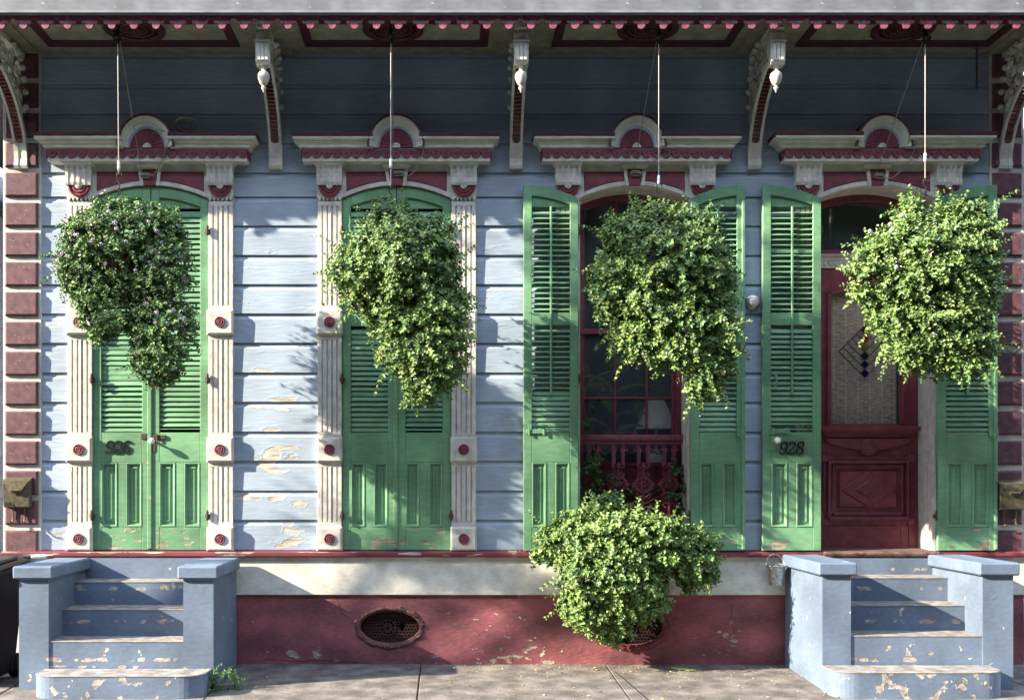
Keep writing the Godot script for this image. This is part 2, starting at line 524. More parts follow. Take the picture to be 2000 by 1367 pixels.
# =====================================================================================  street and neighbours
const XB := Basis(Vector3(0, 0, 1), Vector3(0, 1, 0), Vector3(-1, 0, 0))     # (z, y) outlines pushed along x
const YB := Basis(Vector3(1, 0, 0), Vector3(0, 0, 1), Vector3(0, -1, 0))     # (x, z) outlines pushed along y

func along_x(st: SurfaceTool, p: PackedVector2Array, x0: float, x1: float, bev := 0.0):
	prism(st, p, -x1, -x0, bev, Transform3D(XB, Vector3.ZERO))

func along_y(st: SurfaceTool, p: PackedVector2Array, y0: float, y1: float, bev := 0.0):
	prism(st, p, -y1, -y0, bev, Transform3D(YB, Vector3.ZERO))

func pts(a: Array) -> PackedVector2Array:   # [x, y, x, y ...]
	var p := PackedVector2Array()
	for i in range(0, a.size(), 2): p.append(Vector2(a[i], a[i + 1]))
	return p

const SLOPE := 0.032
func ground_y(z: float) -> float: return -SLOPE * maxf(z, 0.0)

func street():
	var st := S()
	quad(st, Vector3(-300, -0.30, 300), Vector3(300, -0.30, 300), Vector3(300, -0.30, -300), Vector3(-300, -0.30, -300))
	var g := done(st, self, "ground", M.asphalt)
	g.set_meta("kind", "structure")
	var walk := Node3D.new()
	walk.name = "sidewalk"
	walk.set_meta("kind", "structure")
	add_child(walk)
	# concrete slabs, each with its own tooled edge
	var k := -9
	while k < 12:
		var a := U(822.0 + 360.0 * k) + 0.004
		var b := U(822.0 + 360.0 * (k + 1)) - 0.004
		for row in [[-0.1, 1.75]]:
			var s := S()
			var z0: float = row[0]
			var z1: float = row[1]
			var dy := rng.randf_range(-0.003, 0.003)
			var y0 := -SLOPE * z0 + dy
			var y1 := -SLOPE * z1 + dy
			var e := 0.006
			quad(s, Vector3(a + e, y1, z1 - e), Vector3(b - e, y1, z1 - e), Vector3(b - e, y0, z0), Vector3(a + e, y0, z0))
			quad(s, Vector3(a, y1 - e, z1), Vector3(b, y1 - e, z1), Vector3(b - e, y1, z1 - e), Vector3(a + e, y1, z1 - e))
			quad(s, Vector3(a, y0 - e, z0), Vector3(a, y1 - e, z1), Vector3(a + e, y1, z1 - e), Vector3(a + e, y0, z0))
			quad(s, Vector3(b, y1 - e, z1), Vector3(b, y0 - e, z0), Vector3(b - e, y0, z0), Vector3(b - e, y1, z1 - e))
			quad(s, Vector3(a, -0.25, z1), Vector3(b, -0.25, z1), Vector3(b, y1 - e, z1), Vector3(a, y1 - e, z1))
			quad(s, Vector3(a, -0.25, z0), Vector3(a, -0.25, z1), Vector3(a, y1 - e, z1), Vector3(a, y0 - e, z0))
			quad(s, Vector3(b, -0.25, z1), Vector3(b, -0.25, z0), Vector3(b, y0 - e, z0), Vector3(b, y1 - e, z1))
			done(s, walk, "paving_slab", M.sidewalk)
		k += 1
	st = S()
	quad(st, Vector3(-16, -0.105, 3.1), Vector3(16, -0.105, 3.1), Vector3(16, -0.062, 1.76), Vector3(-16, -0.062, 1.76))
	var vg := done(st, self, "grass_verge", M.verge_grass)
	vg.set_meta("kind", "structure")
	st = S()
	box(st, -16, 16, -0.3, -0.095, 3.105, 3.26, 0.02)
	var kerb := done(st, self, "kerb", M.sidewalk)
	kerb.set_meta("kind", "structure")
	# a sprayed mark on the concrete
	st = S()
	var blot := PackedVector2Array()
	for i in 18:
		var a := TAU * i / 18
		blot.append(Vector2(cos(a) * 0.12 * rng.randf_range(0.7, 1.15), sin(a) * 0.045 * rng.randf_range(0.6, 1.2)).rotated(-0.5))
	prism(st, blot, 0.0, 0.001, 0.0, Transform3D(Basis(Vector3.RIGHT, -PI / 2 + SLOPE), Vector3(U(1322), ground_y(0.22) + 0.005, 0.22)))
	done(st, walk, "paint_mark", M.lime_paint)
	# crack running across a slab
	st = S()
	tube(st, [Vector3(U(1190), ground_y(0.3) + 0.0005, 0.3), Vector3(U(1198), ground_y(0.6) + 0.0005, 0.6), Vector3(U(1201), ground_y(0.8) + 0.0005, 0.8), Vector3(U(1212), ground_y(1.3) + 0.0005, 1.3)], 0.003, 4)
	done(st, walk, "crack", M.dark_inside)
	# next door on the left: a pale weatherboard side wall set back from the street
	var n := thing("neighbour_house", "pale weatherboard neighbouring house glimpsed past the left corner", "house", Vector3(-5.9, 0, -1.6))
	st = S()
	for i in 26:
		along_x(st, pts([-6.0, 0.3 + i * 0.17, 0.03, 0.3 + i * 0.17, 0.012, 0.465 + i * 0.17, -6.0, 0.465 + i * 0.17]), -3.0, 0.0)
	done(st, n, "wall", M.neighbour_white)
	st = S()
	prism(st, pts([-3.3, 4.7, 0.3, 4.7, -1.5, 6.2]), -6.2, 0.2)
	done(st, n, "roof", M.roof_slate)
	n = thing("neighbour_house", "dim neighbouring house set back past the right corner", "house", Vector3(5.6, 0, -2.2))
	st = S()
	for i in 26:
		along_x(st, pts([-6.0, 0.3 + i * 0.17, 0.03, 0.3 + i * 0.17, 0.012, 0.465 + i * 0.17, -6.0, 0.465 + i * 0.17]), 0.0, 3.0)
	done(st, n, "wall", M.brick_far)
	st = S()
	prism(st, pts([-0.3, 4.7, 3.3, 4.7, 1.5, 6.2]), -6.2, 0.2)
	done(st, n, "roof", M.roof_slate)
	# oaks: a thin one up the pavement to the left, a row across the street
	tree("street oak with a long limb over the pavement, far up the street", Vector3(-14.0, -0.1, 2.8), 7.7, Vector3(1.0, 0.75, 0.5), 1700, 0.10, 5, 1.0, Vector3(6.4, 0, 0.4), 0.3)
	for i in 6:
		tree(["spreading", "tall", "broad", "leaning", "old", "dense"][i] + " evergreen oak across the street", Vector3(-15.0 + i * 6.6, -0.2, 13.4 + 0.6 * (i % 2)), 8.8, Vector3(4.8, 5.0, 2.4), 9000, 0.8, 20 + i, 4.0)
	for i in 6:
		tree(["rounded", "low", "wide", "uneven", "thick", "shady"][i] + " evergreen oak further up the street", Vector3(-21.6 - i * 5.6, -0.2, 13.0 + 0.6 * (i % 2)), 7.6, Vector3(4.2, 4.4, 2.6), 6000, 0.6, 60 + i, 3.0)
	tree("broad evergreen oak on the near pavement well to the right", Vector3(11.5, -0.2, 3.2), 7.5, Vector3(4.4, 5.0, 3.0), 7000, 0.7, 40, 3.0)
	# the row across the street, whose fronts close the far side
	for i in 5:
		var o := thing("row_house", ["tan", "grey", "brick red", "dark", "brown"][i] + " shotgun house facing across the street", "house", Vector3(-16.0 + i * 8.0, -0.1, 17.5), "houses across the street")
		st = S()
		box(st, -3.7, 3.7, 0.0, 5.0, 0.0, 9.0)
		done(st, o, "wall", [M.brick_far, M.room_wall, M.maroon, M.roof_slate, M.brick_far][i])
		st = S()
		prism(st, pts([-4.0, 5.0, 4.0, 5.0, 0.0, 7.4]), -0.6, 9.2)
		done(st, o, "roof", M.roof_slate)
		for w in 4:
			st = S()
			box(st, -3.0 + w * 1.65, -2.0 + w * 1.65, 0.8, 3.6, -0.04, 0.0)
			done(st, o, "window", M.dark_inside)

func tree(label: String, at: Vector3, high: float, crown: Vector3, leaves: int, leaf: float, sd: int, gap: float, lean := Vector3.ZERO, girth := 1.0):
	var r := RandomNumberGenerator.new()
	r.seed = sd
	var o := thing("oak_tree", label, "tree", at, "street oaks")
	var st := S()
	var fork := Vector3(r.randf_range(-0.2, 0.2), high * 0.38, 0) + lean * 0.3
	tube(st, [Vector3.ZERO, fork * 0.5 + Vector3(0.06, 0, 0), fork], 0.26 * girth, 10, 0.18 * girth)
	var tips := []
	for i in 9:
		var a := TAU * i / 9 + r.randf()
		var e := Vector3(0, high, 0) + lean + Vector3(cos(a) * crown.x, r.randf_range(-0.6, 0.5) * crown.y, sin(a) * crown.z) * r.randf_range(0.5, 0.85)
		var m := fork.lerp(e, 0.5) + Vector3(0, 0.3, 0)
		tube(st, [fork, m, e], 0.10 * girth, 6, 0.02 * girth)
		tips.append(e)
		tips.append(m)
	done(st, o, "trunk", M.stem)
	var mm := MultiMesh.new()
	mm.transform_format = MultiMesh.TRANSFORM_3D
	mm.use_colors = true
	mm.mesh = leaf_mesh(leaf, leaf * 0.62)
	mm.instance_count = leaves
	var clumps := []
	for i in int(40 * gap):
		var d := Vector3(r.randfn(), r.randfn(), r.randfn()).normalized() * pow(r.randf(), 0.4)
		clumps.append(Vector3(0, high, 0) + lean + d * crown)
	clumps.append_array(tips)
	for i in leaves:
		var c: Vector3 = clumps[r.randi() % clumps.size()]
		var p := c + Vector3(r.randfn(), r.randfn() * 0.7, r.randfn()) * crown.x * 0.12
		var d := Vector3(r.randfn(), r.randfn(), r.randfn()).normalized()
		var n := Vector3(r.randfn() * 0.5, 1.0, r.randfn() * 0.5)
		mm.set_instance_transform(i, Transform3D(turned_basis(d, n, r.randf_range(0.7, 1.3)), p))
		var v := r.randf_range(0.7, 1.2)
		mm.set_instance_color(i, Color(v, v, v * 0.9))
	var mi := MultiMeshInstance3D.new()
	mi.name = "crown"
	mi.multimesh = mm
	mi.material_override = M.leaf_dark if high < 7.5 and girth < 1.0 else M.leaf_far
	mi.set_meta("kind", "stuff")
	o.add_child(mi, true)

# =====================================================================================  the house
# each bay: opening left, right, pilaster outer left, outer right, hood tip half width, frieze half width
const BAYS := [
	{"o0": 182.0, "o1": 408.5, "p0": 135.0, "p1": 456.5, "tip": 213.0, "fr": 191.0},
	{"o0": 668.0, "o1": 881.5, "p0": 621.5, "p1": 929.0, "tip": 198.7, "fr": 180.0},
	{"o0": 1131.0, "o1": 1345.0, "p0": 1084.5, "p1": 1391.0, "tip": 199.4, "fr": 180.0},
	{"o0": 1597.0, "o1": 1822.5, "p0": 1551.0, "p1": 1869.0, "tip": 212.0, "fr": 186.0},
]
const ROWS := [1075.0, 1016.0, 959.0, 901.0, 844.0, 786.0, 729.0, 671.0, 614.0, 557.0, 500.0, 442.5, 386.0, 339.0, 282.0, 225.0, 167.0, 107.0]
const APEX := 364.5
const SPRING := 390.0
var H: Node3D

func arch_y(b: Dictionary, x: float, up := 0.0) -> float:
	var xc: float = (b.o0 + b.o1) / 2.0
	var hw: float = (b.o1 - b.o0) / 2.0
	var t := (x - xc) / hw
	return V(APEX - up + (SPRING - APEX) * t * t)

func house():
	H = thing("house", "blue weatherboard double house with green shutters, maroon and cream trim", "house")
	wall()
	for i in 4:
		surround(BAYS[i])
		hood(BAYS[i])
	corner_boards()
	for xb in [45.0, 540.0, 1007.0, 1470.0, 1958.0]: bracket(xb)
	eave()
	base_of_house()
	room()
	window_bay(BAYS[2])
	door_bay(BAYS[3])
	for i in 2: closed_bay(BAYS[i], i)
	open_bay(BAYS[2], 2)
	open_bay(BAYS[3], 3)

func wall():
	var st := S()
	var x := 8.0
	var top := V(60)
	for b in BAYS:
		box(st, U(x), U(b.o0), V(1161), top, -0.15, 0.0)
		box(st, U(b.o0), U(b.o1), V(APEX - 2), top, -0.15, 0.0)
		box(st, U(b.o0), U(b.o1), V(1161), V(1076), -0.15, 0.0)
		x = b.o1
	box(st, U(x), U(1998), V(1161), top, -0.15, 0.0)
	var w := done(st, H, "front_wall", M.siding)
	for r in ROWS.size() - 1:
		var y0 := V(ROWS[r])
		var y1 := V(ROWS[r + 1])
		var spans := [[82.0, 135.0], [456.5, 621.5], [929.0, 1084.5], [1391.0, 1551.0], [1869.0, 1930.0]] if r < 14 else [[82.0, 1930.0]]
		for s in spans:
			var dz := rng.randf_range(-0.0015, 0.0015)
			st = S()
			along_x(st, pts([0.0, y0 + 0.002, 0.022 + dz, y0 + 0.002, 0.0245 + dz, y0 + 0.006, 0.021 + dz, y1 - 0.046, 0.019 + dz, y1 - 0.04, 0.012, y1 - 0.030, 0.009, y1 - 0.016, 0.0085, y1 - 0.001, 0.0, y1 - 0.001]), U(s[0]), U(s[1]))
			done(st, w, "siding_board", M.siding)
	st = S()
	box(st, U(8), U(8) + 0.12, 0.0, V(60), -9.0, -0.15)
	box(st, U(1998) - 0.12, U(1998), 0.0, V(60), -9.0, -0.15)
	box(st, U(8) + 0.12, U(1998) - 0.12, 0.0, V(60), -9.12, -9.0)
	done(st, H, "side_wall", M.neighbour_white)

func rosette(parent: Node, at: Vector3, r := 0.046):
	var st := S()
	lathe(st, [Vector2(r, 0), Vector2(r * 0.97, 0.010), Vector2(r * 0.80, 0.013), Vector2(r * 0.70, 0.006), Vector2(r * 0.58, 0.006), Vector2(r * 0.5, 0.014), Vector2(r * 0.36, 0.014), Vector2(r * 0.28, 0.008), Vector2(r * 0.2, 0.010), Vector2(r * 0.1, 0.016), Vector2(0, 0.017)], 24, facing(at))
	done(st, parent, "rosette", M.maroon)

func pilaster(x0: float, x1: float, covered: bool):
	var a := U(x0)
	var b := U(x1)
	var w := b - a
	var zf := 0.05
	var st := S()
	box(st, a, b, V(1075), V(330), -0.1, zf - 0.014)
	# reeded lengths between the blocks, with plain ends
	for seg in [[1028, 903], [854, 656], [607, 396]]:
		var y0 := V(seg[0])
		var y1 := V(seg[1])
		var e := 0.04
		box(st, a + 0.001, b - 0.001, y0, y0 + e, zf - 0.014, zf, 0.002)
		box(st, a + 0.001, b - 0.001, y1 - e, y1, zf - 0.014, zf, 0.002)
		var p := [a, zf - 0.0141, b, zf - 0.0141, b, zf - 0.002, b - 0.002, zf]
		for gr in [0.84, 0.64, 0.435, 0.225]:
			var c: float = a + w * gr
			p.append_array([c, zf, c - w * 0.012, zf - 0.011, c - w * 0.05, zf - 0.011, c - w * 0.062, zf])
			if gr == 0.64:
				p.append_array([c - w * 0.075, zf, c - w * 0.088, zf + 0.004, c - w * 0.115, zf + 0.004, c - w * 0.128, zf])
		p.append_array([a + 0.002, zf, a, zf - 0.002])
		along_y(st, pts(p), y0 + e, y1 - e)
	var o := done(st, H, "pilaster", M.cream)
	for blk in ([] if covered else [[1075, 1028], [903, 854], [656, 607]]):
		st = S()
		box(st, a - 0.008, b + 0.008, V(blk[0]), V(blk[1]), zf - 0.012, zf + 0.034, 0.016)
		done(st, o, "block", M.cream)
		rosette(o, Vector3((a + b) / 2, V((blk[0] + blk[1]) / 2.0), zf + 0.034))
	# capital: jagged board, half rosette, fluted corbel, abacus
	st = S()
	var zz := [a - 0.004, V(366), a - 0.004, V(390)]
	var nz := 6
	for i in nz:
		zz.append_array([a + w * (i + 0.5) / nz, V(396), a + w * (i + 1.0) / nz + (0.004 if i == nz - 1 else 0.0), V(389)])
	zz.append_array([b + 0.004, V(366)])
	prism(st, pts(zz), zf - 0.012, zf + 0.010, 0.003)
	done(st, o, "zigzag_board", M.cream)
	st = S()
	var c := Transform3D(Basis(Vector3.RIGHT, PI / 2), Vector3((a + b) / 2, V(367), zf + 0.010))
	lathe(st, [Vector2(0.094, 0), Vector2(0.094, 0.018), Vector2(0.082, 0.024), Vector2(0.074, 0.012), Vector2(0.062, 0.012), Vector2(0.056, 0.022), Vector2(0.046, 0.022), Vector2(0.040, 0.012), Vector2(0, 0.012)], 20, c, false, PI, TAU)
	done(st, o, "half_rosette", M.maroon)
	st = S()
	lathe(st, [Vector2(0.030, 0), Vector2(0.030, 0.026), Vector2(0.022, 0.032), Vector2(0, 0.034)], 14, c, true, PI, TAU)
	done(st, o, "hub", M.cream)
	st = S()
	var parts := 9
	for i in parts:
		var dz := 0.0 if i % 2 == 0 else -0.007
		var wa := a - 0.006 + (w + 0.012) * i / parts
		var wb := a - 0.006 + (w + 0.012) * (i + 1.0) / parts
		along_x(st, pts([0.02, V(366.5), zf + 0.042 + dz, V(366.5), zf + 0.048 + dz, V(361), zf + 0.043 + dz, V(352), zf + 0.044 + dz, V(344), zf + 0.052 + dz, V(336), zf + 0.066 + dz, V(330), 0.02, V(330)]), wa, wb)
	done(st, o, "corbel", M.cream)
	st = S()
	mould(st, [Vector2(0.0, V(330)), Vector2(0.006, V(328)), Vector2(0.02, V(325.5)), Vector2(0.02, V(324))], a - 0.008, b + 0.008, 0.02, zf + 0.068)
	done(st, o, "abacus", M.cream_board)

func surround(b: Dictionary):
	pilaster(b.p0, b.o0, b.o0 > 1000.0)
	pilaster(b.o1, b.p1, b.o0 > 1000.0)
	var st := S()
	var p := PackedVector2Array()
	var n := 24
	for i in n + 1:
		var x: float = lerpf(b.o0, b.o1, float(i) / n)
		p.append(Vector2(U(x), arch_y(b, x)))
	p.append(Vector2(U(b.o1), V(320)))
	p.append(Vector2(U(b.o0), V(320)))
	prism(st, p, -0.02, 0.040)
	var o := done(st, H, "spandrel_board", M.cream_board)
	st = S()
	var band := PackedVector2Array()
	for i in n + 1:
		var x: float = lerpf(b.o0 + 1.0, b.o1 - 1.0, float(i) / n)
		band.append(Vector2(U(x), arch_y(b, x, 3.5)))
	ribbon(st, band, 0.026, 0.0401, 0.054)
	done(st, o, "arch_bead", M.cream)
	var xc: float = (b.o0 + b.o1) / 2.0
	for s: float in [-1.0, 1.0]:
		st = S()
		p = PackedVector2Array()
		var xe: float = b.o0 + 9.0 if s < 0 else b.o1 - 9.0
		for i in 13:
			var x := lerpf(xe, xc + s * 17.0, i / 12.0)
			p.append(Vector2(U(x), arch_y(b, x, 9.5)))
		p.append(Vector2(U(xc + s * 21.0), V(338)))
		p.append(Vector2(U(xe), V(338)))
		prism(st, p, 0.0401, 0.047, 0.005)
		done(st, o, "red_panel", M.maroon)
		st = S()
		ribbon(st, pts([U(xc + s * 15.0), V(366), U(xc + s * 19.0), V(334)]), 0.026, 0.0401, 0.066)
		done(st, o, "keystone_edge", M.cream)
	st = S()
	prism(st, pts([U(xc - 11.0), V(366), U(xc + 11.0), V(366), U(xc + 14.0), V(334), U(xc - 14.0), V(334)]), 0.0401, 0.060, 0.004)
	done(st, o, "keystone", M.maroon)
	st = S()
	mould(st, [Vector2(0.0, V(334)), Vector2(0.006, V(331)), Vector2(0.024, V(327)), Vector2(0.024, V(324.5))], U(xc - 22.0), U(xc + 22.0), 0.0, 0.066)
	done(st, o, "keystone_cap", M.cream_board)

func scallop_strip(st: SurfaceTool, x0: float, x1: float, y_top: float, y_base: float, lobes: Array, pitch: float, z0: float, z1: float, xf := Transform3D.IDENTITY):
	var per := 20
	var count := int(round((x1 - x0) / pitch))
	var real := (x1 - x0) / count
	var prev := Vector3.ZERO
	for i in count * per + 1:
		var t := fmod(float(i) / per, 1.0) * pitch
		var low := y_base
		for l in lobes:
			var dx: float = absf(t - l[0])
			if dx < l[2]: low = minf(low, l[1] - sqrt(l[2] * l[2] - dx * dx))
		var x := x0 + real * i / per
		var now := Vector3(x, low, 0)
		if i > 0:
			quad(st, xf * Vector3(prev.x, prev.y, z1), xf * Vector3(x, low, z1), xf * Vector3(x, y_top, z1), xf * Vector3(prev.x, y_top, z1))
			quad(st, xf * Vector3(x, low, z0), xf * Vector3(prev.x, prev.y, z0), xf * Vector3(prev.x, y_top, z0), xf * Vector3(x, y_top, z0))
			quad(st, xf * Vector3(prev.x, prev.y, z0), xf * Vector3(x, low, z0), xf * Vector3(x, low, z1), xf * Vector3(prev.x, prev.y, z1))
		prev = now
	quad(st, xf * Vector3(x0, y_top, z1), xf * Vector3(x1, y_top, z1), xf * Vector3(x1, y_top, z0), xf * Vector3(x0, y_top, z0))

func hood(b: Dictionary):
	var xc: float = (b.p0 + b.p1) / 2.0
	var fx0: float = U(xc - b.fr)
	var fx1: float = U(xc + b.fr)
	var d: float = (b.tip - b.fr) / K
	var st := S()
	box(st, fx0, fx1, V(323.2), V(298), -0.02, 0.14, 0.003)
	box(st, fx0 + 0.02, fx1 - 0.02, V(298), V(276), -0.02, 0.135)
	mould(st, [Vector2(0.004, V(324)), Vector2(0.004, V(318.5)), Vector2(0.0, V(318))], fx0, fx1, 0.0, 0.1405)
	var o := done(st, H, "window_hood", M.cream_board)
	# crown on either side of the little arch
	var prof := [Vector2(0.004, V(303)), Vector2(0.016, V(301)), Vector2(0.018, V(299.5)), Vector2(d * 0.36, V(298.8)), Vector2(d * 0.36, V(296.5)), Vector2(d * 0.42, V(292.5)), Vector2(d * 0.60, V(289.5)), Vector2(d * 0.66, V(289.3)), Vector2(d * 0.66, V(287.5)), Vector2(d * 0.92, V(285.5)), Vector2(d * 0.92, V(281.5))]
	var cap := [Vector2(d * 0.90, V(281.4)), Vector2(d * 0.98, V(280.5)), Vector2(d, V(279)), Vector2(d, V(275)), Vector2(d * 0.9, V(274))]
	var inner := 44.0 / K
	for s in 2:
		var a := fx0 if s == 0 else U(xc) + inner
		var e := U(xc) - inner if s == 0 else fx1
		# the ends that meet the arch are cut square behind it
		st = S()
		half_mould(st, prof, a, e, s == 0, 0.0, 0.1405)
		done(st, o, "crown_moulding", M.cream_board)
		st = S()
		half_mould(st, cap, a, e, s == 0, 0.0, 0.1405)
		done(st, o, "cap_board", M.maroon_dark)
	var ax := Transform3D(Basis(Vector3.RIGHT, PI / 2), Vector3(U(xc), V(299.0), 0.0)) * Transform3D(Basis.from_scale(Vector3(1, 1, 1.13)), Vector3.ZERO)
	st = S()
	lathe(st, [Vector2(0.160, 0.10), Vector2(0.160, 0.158), Vector2(0.166, 0.164), Vector2(0.180, 0.166), Vector2(0.183, 0.174), Vector2(0.196, 0.186), Vector2(0.208, 0.200), Vector2(0.211, 0.206), Vector2(0.222, 0.208), Vector2(0.222, 0.0)], 28, ax, false, 0.0, PI)
	done(st, o, "arch_moulding", M.cream_board)
	st = S()
	lathe(st, [Vector2(0.2221, 0.0), Vector2(0.2221, 0.214), Vector2(0.232, 0.216), Vector2(0.240, 0.212), Vector2(0.240, 0.0)], 28, ax, false, 0.0, PI)
	done(st, o, "arch_cap", M.maroon_dark)
	st = S()
	lathe(st, [Vector2(0.143, 0.10), Vector2(0.143, 0.153), Vector2(0.1599, 0.156), Vector2(0.1599, 0.10)], 28, ax, false, 0.0, PI)
	done(st, o, "blue_ring", M.siding)
	st = S()
	var fan := PackedVector2Array()
	for i in 25: fan.append(Vector2(U(xc) + cos(PI * i / 24) * 0.1429, V(299) + sin(PI * i / 24) * 0.161))
	prism(st, fan, 0.10, 0.147)
	var fp := done(st, o, "fan_panel", M.maroon)
	for i in 13:
		var a0 := PI * (i + 0.14) / 13
		var a1 := PI * (i + 0.86) / 13
		st = S()
		prism(st, PackedVector2Array([Vector2(U(xc), V(299)) + Vector2(cos(a0), sin(a0) * 1.13) * 0.045, Vector2(U(xc), V(299)) + Vector2(cos(a0), sin(a0) * 1.13) * 0.132, Vector2(U(xc), V(299)) + Vector2(cos(a1), sin(a1) * 1.13) * 0.132, Vector2(U(xc), V(299)) + Vector2(cos(a1), sin(a1) * 1.13) * 0.045]), 0.147, 0.152, 0.003)
		done(st, o, "fan_ray", M.maroon)
	st = S()
	lathe(st, [Vector2(0.036, 0.10), Vector2(0.036, 0.158), Vector2(0.026, 0.163), Vector2(0.020, 0.158), Vector2(0, 0.160)], 16, ax, false, 0.0, PI)
	done(st, o, "fan_hub", M.cream)
	# scalloped trim along front and ends
	st = S()
	var pitch := 0.082
	var lb := [[pitch / 2, V(310), 0.036]]
	scallop_strip(st, fx0 - 0.008, fx1 + 0.008, V(302), V(309), lb, pitch, 0.1455, 0.158)
	var n := int(round((fx1 - fx0 + 0.016) / pitch))
	for i in n:
		lathe(st, [Vector2(0.010, 0), Vector2(0.010, 0.004), Vector2(0.006, 0.006), Vector2(0.0, 0.006)], 8, facing(Vector3(fx0 - 0.008 + (fx1 - fx0 + 0.016) * (i + 0.5) / n, V(308), 0.158)))
	scallop_strip(st, 0.02, 0.145, V(302), V(309), lb, pitch * 0.76, fx0 - 0.016, fx0 - 0.0045, Transform3D(Basis(Vector3(0, 0, 1), Vector3.UP, Vector3(1, 0, 0)), Vector3.ZERO))
	scallop_strip(st, 0.02, 0.145, V(302), V(309), lb, pitch * 0.76, fx1 + 0.0045, fx1 + 0.016, Transform3D(Basis(Vector3(0, 0, 1), Vector3.UP, Vector3(1, 0, 0)), Vector3.ZERO))
	done(st, o, "scalloped_trim", M.maroon)

func half_mould(st: SurfaceTool, prof: Array, x0: float, x1: float, left: bool, zb: float, zf: float):
	for i in prof.size():
		var a: Vector2 = prof[i]
		var b: Vector2 = prof[mini(i + 1, prof.size() - 1)]
		var aa := x0 - a.x if left else x0
		var ab := x1 if left else x1 + a.x
		var ba := x0 - b.x if left else x0
		var bb := x1 if left else x1 + b.x
		if i < prof.size() - 1:
			quad(st, Vector3(aa, a.y, zf + a.x), Vector3(ab, a.y, zf + a.x), Vector3(bb, b.y, zf + b.x), Vector3(ba, b.y, zf + b.x))
			if left: quad(st, Vector3(aa, a.y, zb), Vector3(aa, a.y, zf + a.x), Vector3(ba, b.y, zf + b.x), Vector3(ba, b.y, zb))
			else: quad(st, Vector3(ab, a.y, zf + a.x), Vector3(ab, a.y, zb), Vector3(bb, b.y, zb), Vector3(bb, b.y, zf + b.x))
		else:
			quad(st, Vector3(aa, a.y, zf + a.x), Vector3(ab, a.y, zf + a.x), Vector3(ab, a.y, zb), Vector3(aa, a.y, zb))
		if i == 0:
			quad(st, Vector3(aa, a.y, zb), Vector3(ab, a.y, zb), Vector3(ab, a.y, zf + a.x), Vector3(aa, a.y, zf + a.x))

func corner_boards():
	for s in 2:
		var x0 := 8.0 if s == 0 else 1930.0
		var x1 := 82.0 if s == 0 else 1997.0
		var st := S()
		box(st, U(x0), U(x1), V(1160), V(108), -0.02, 0.034, 0.003)
		box(st, U(x0 if s == 0 else x1 - 3.0), U(x0 + 3.0 if s == 0 else x1), V(1160), V(108), -0.35, -0.02)
		var o := done(st, H, "corner_board", M.cream)
		var y := 341.0 - 58.0 * 4
		while y < 1050.0:
			st = S()
			var yb := y + 46.5
			box(st, U(13.0 if s == 0 else 1935.0), U(77.0 if s == 0 else 1992.5), V(yb), V(y), 0.034, 0.062, 0.015)
			done(st, o, "quoin_block", M.quoin_red)
			y += 57.9

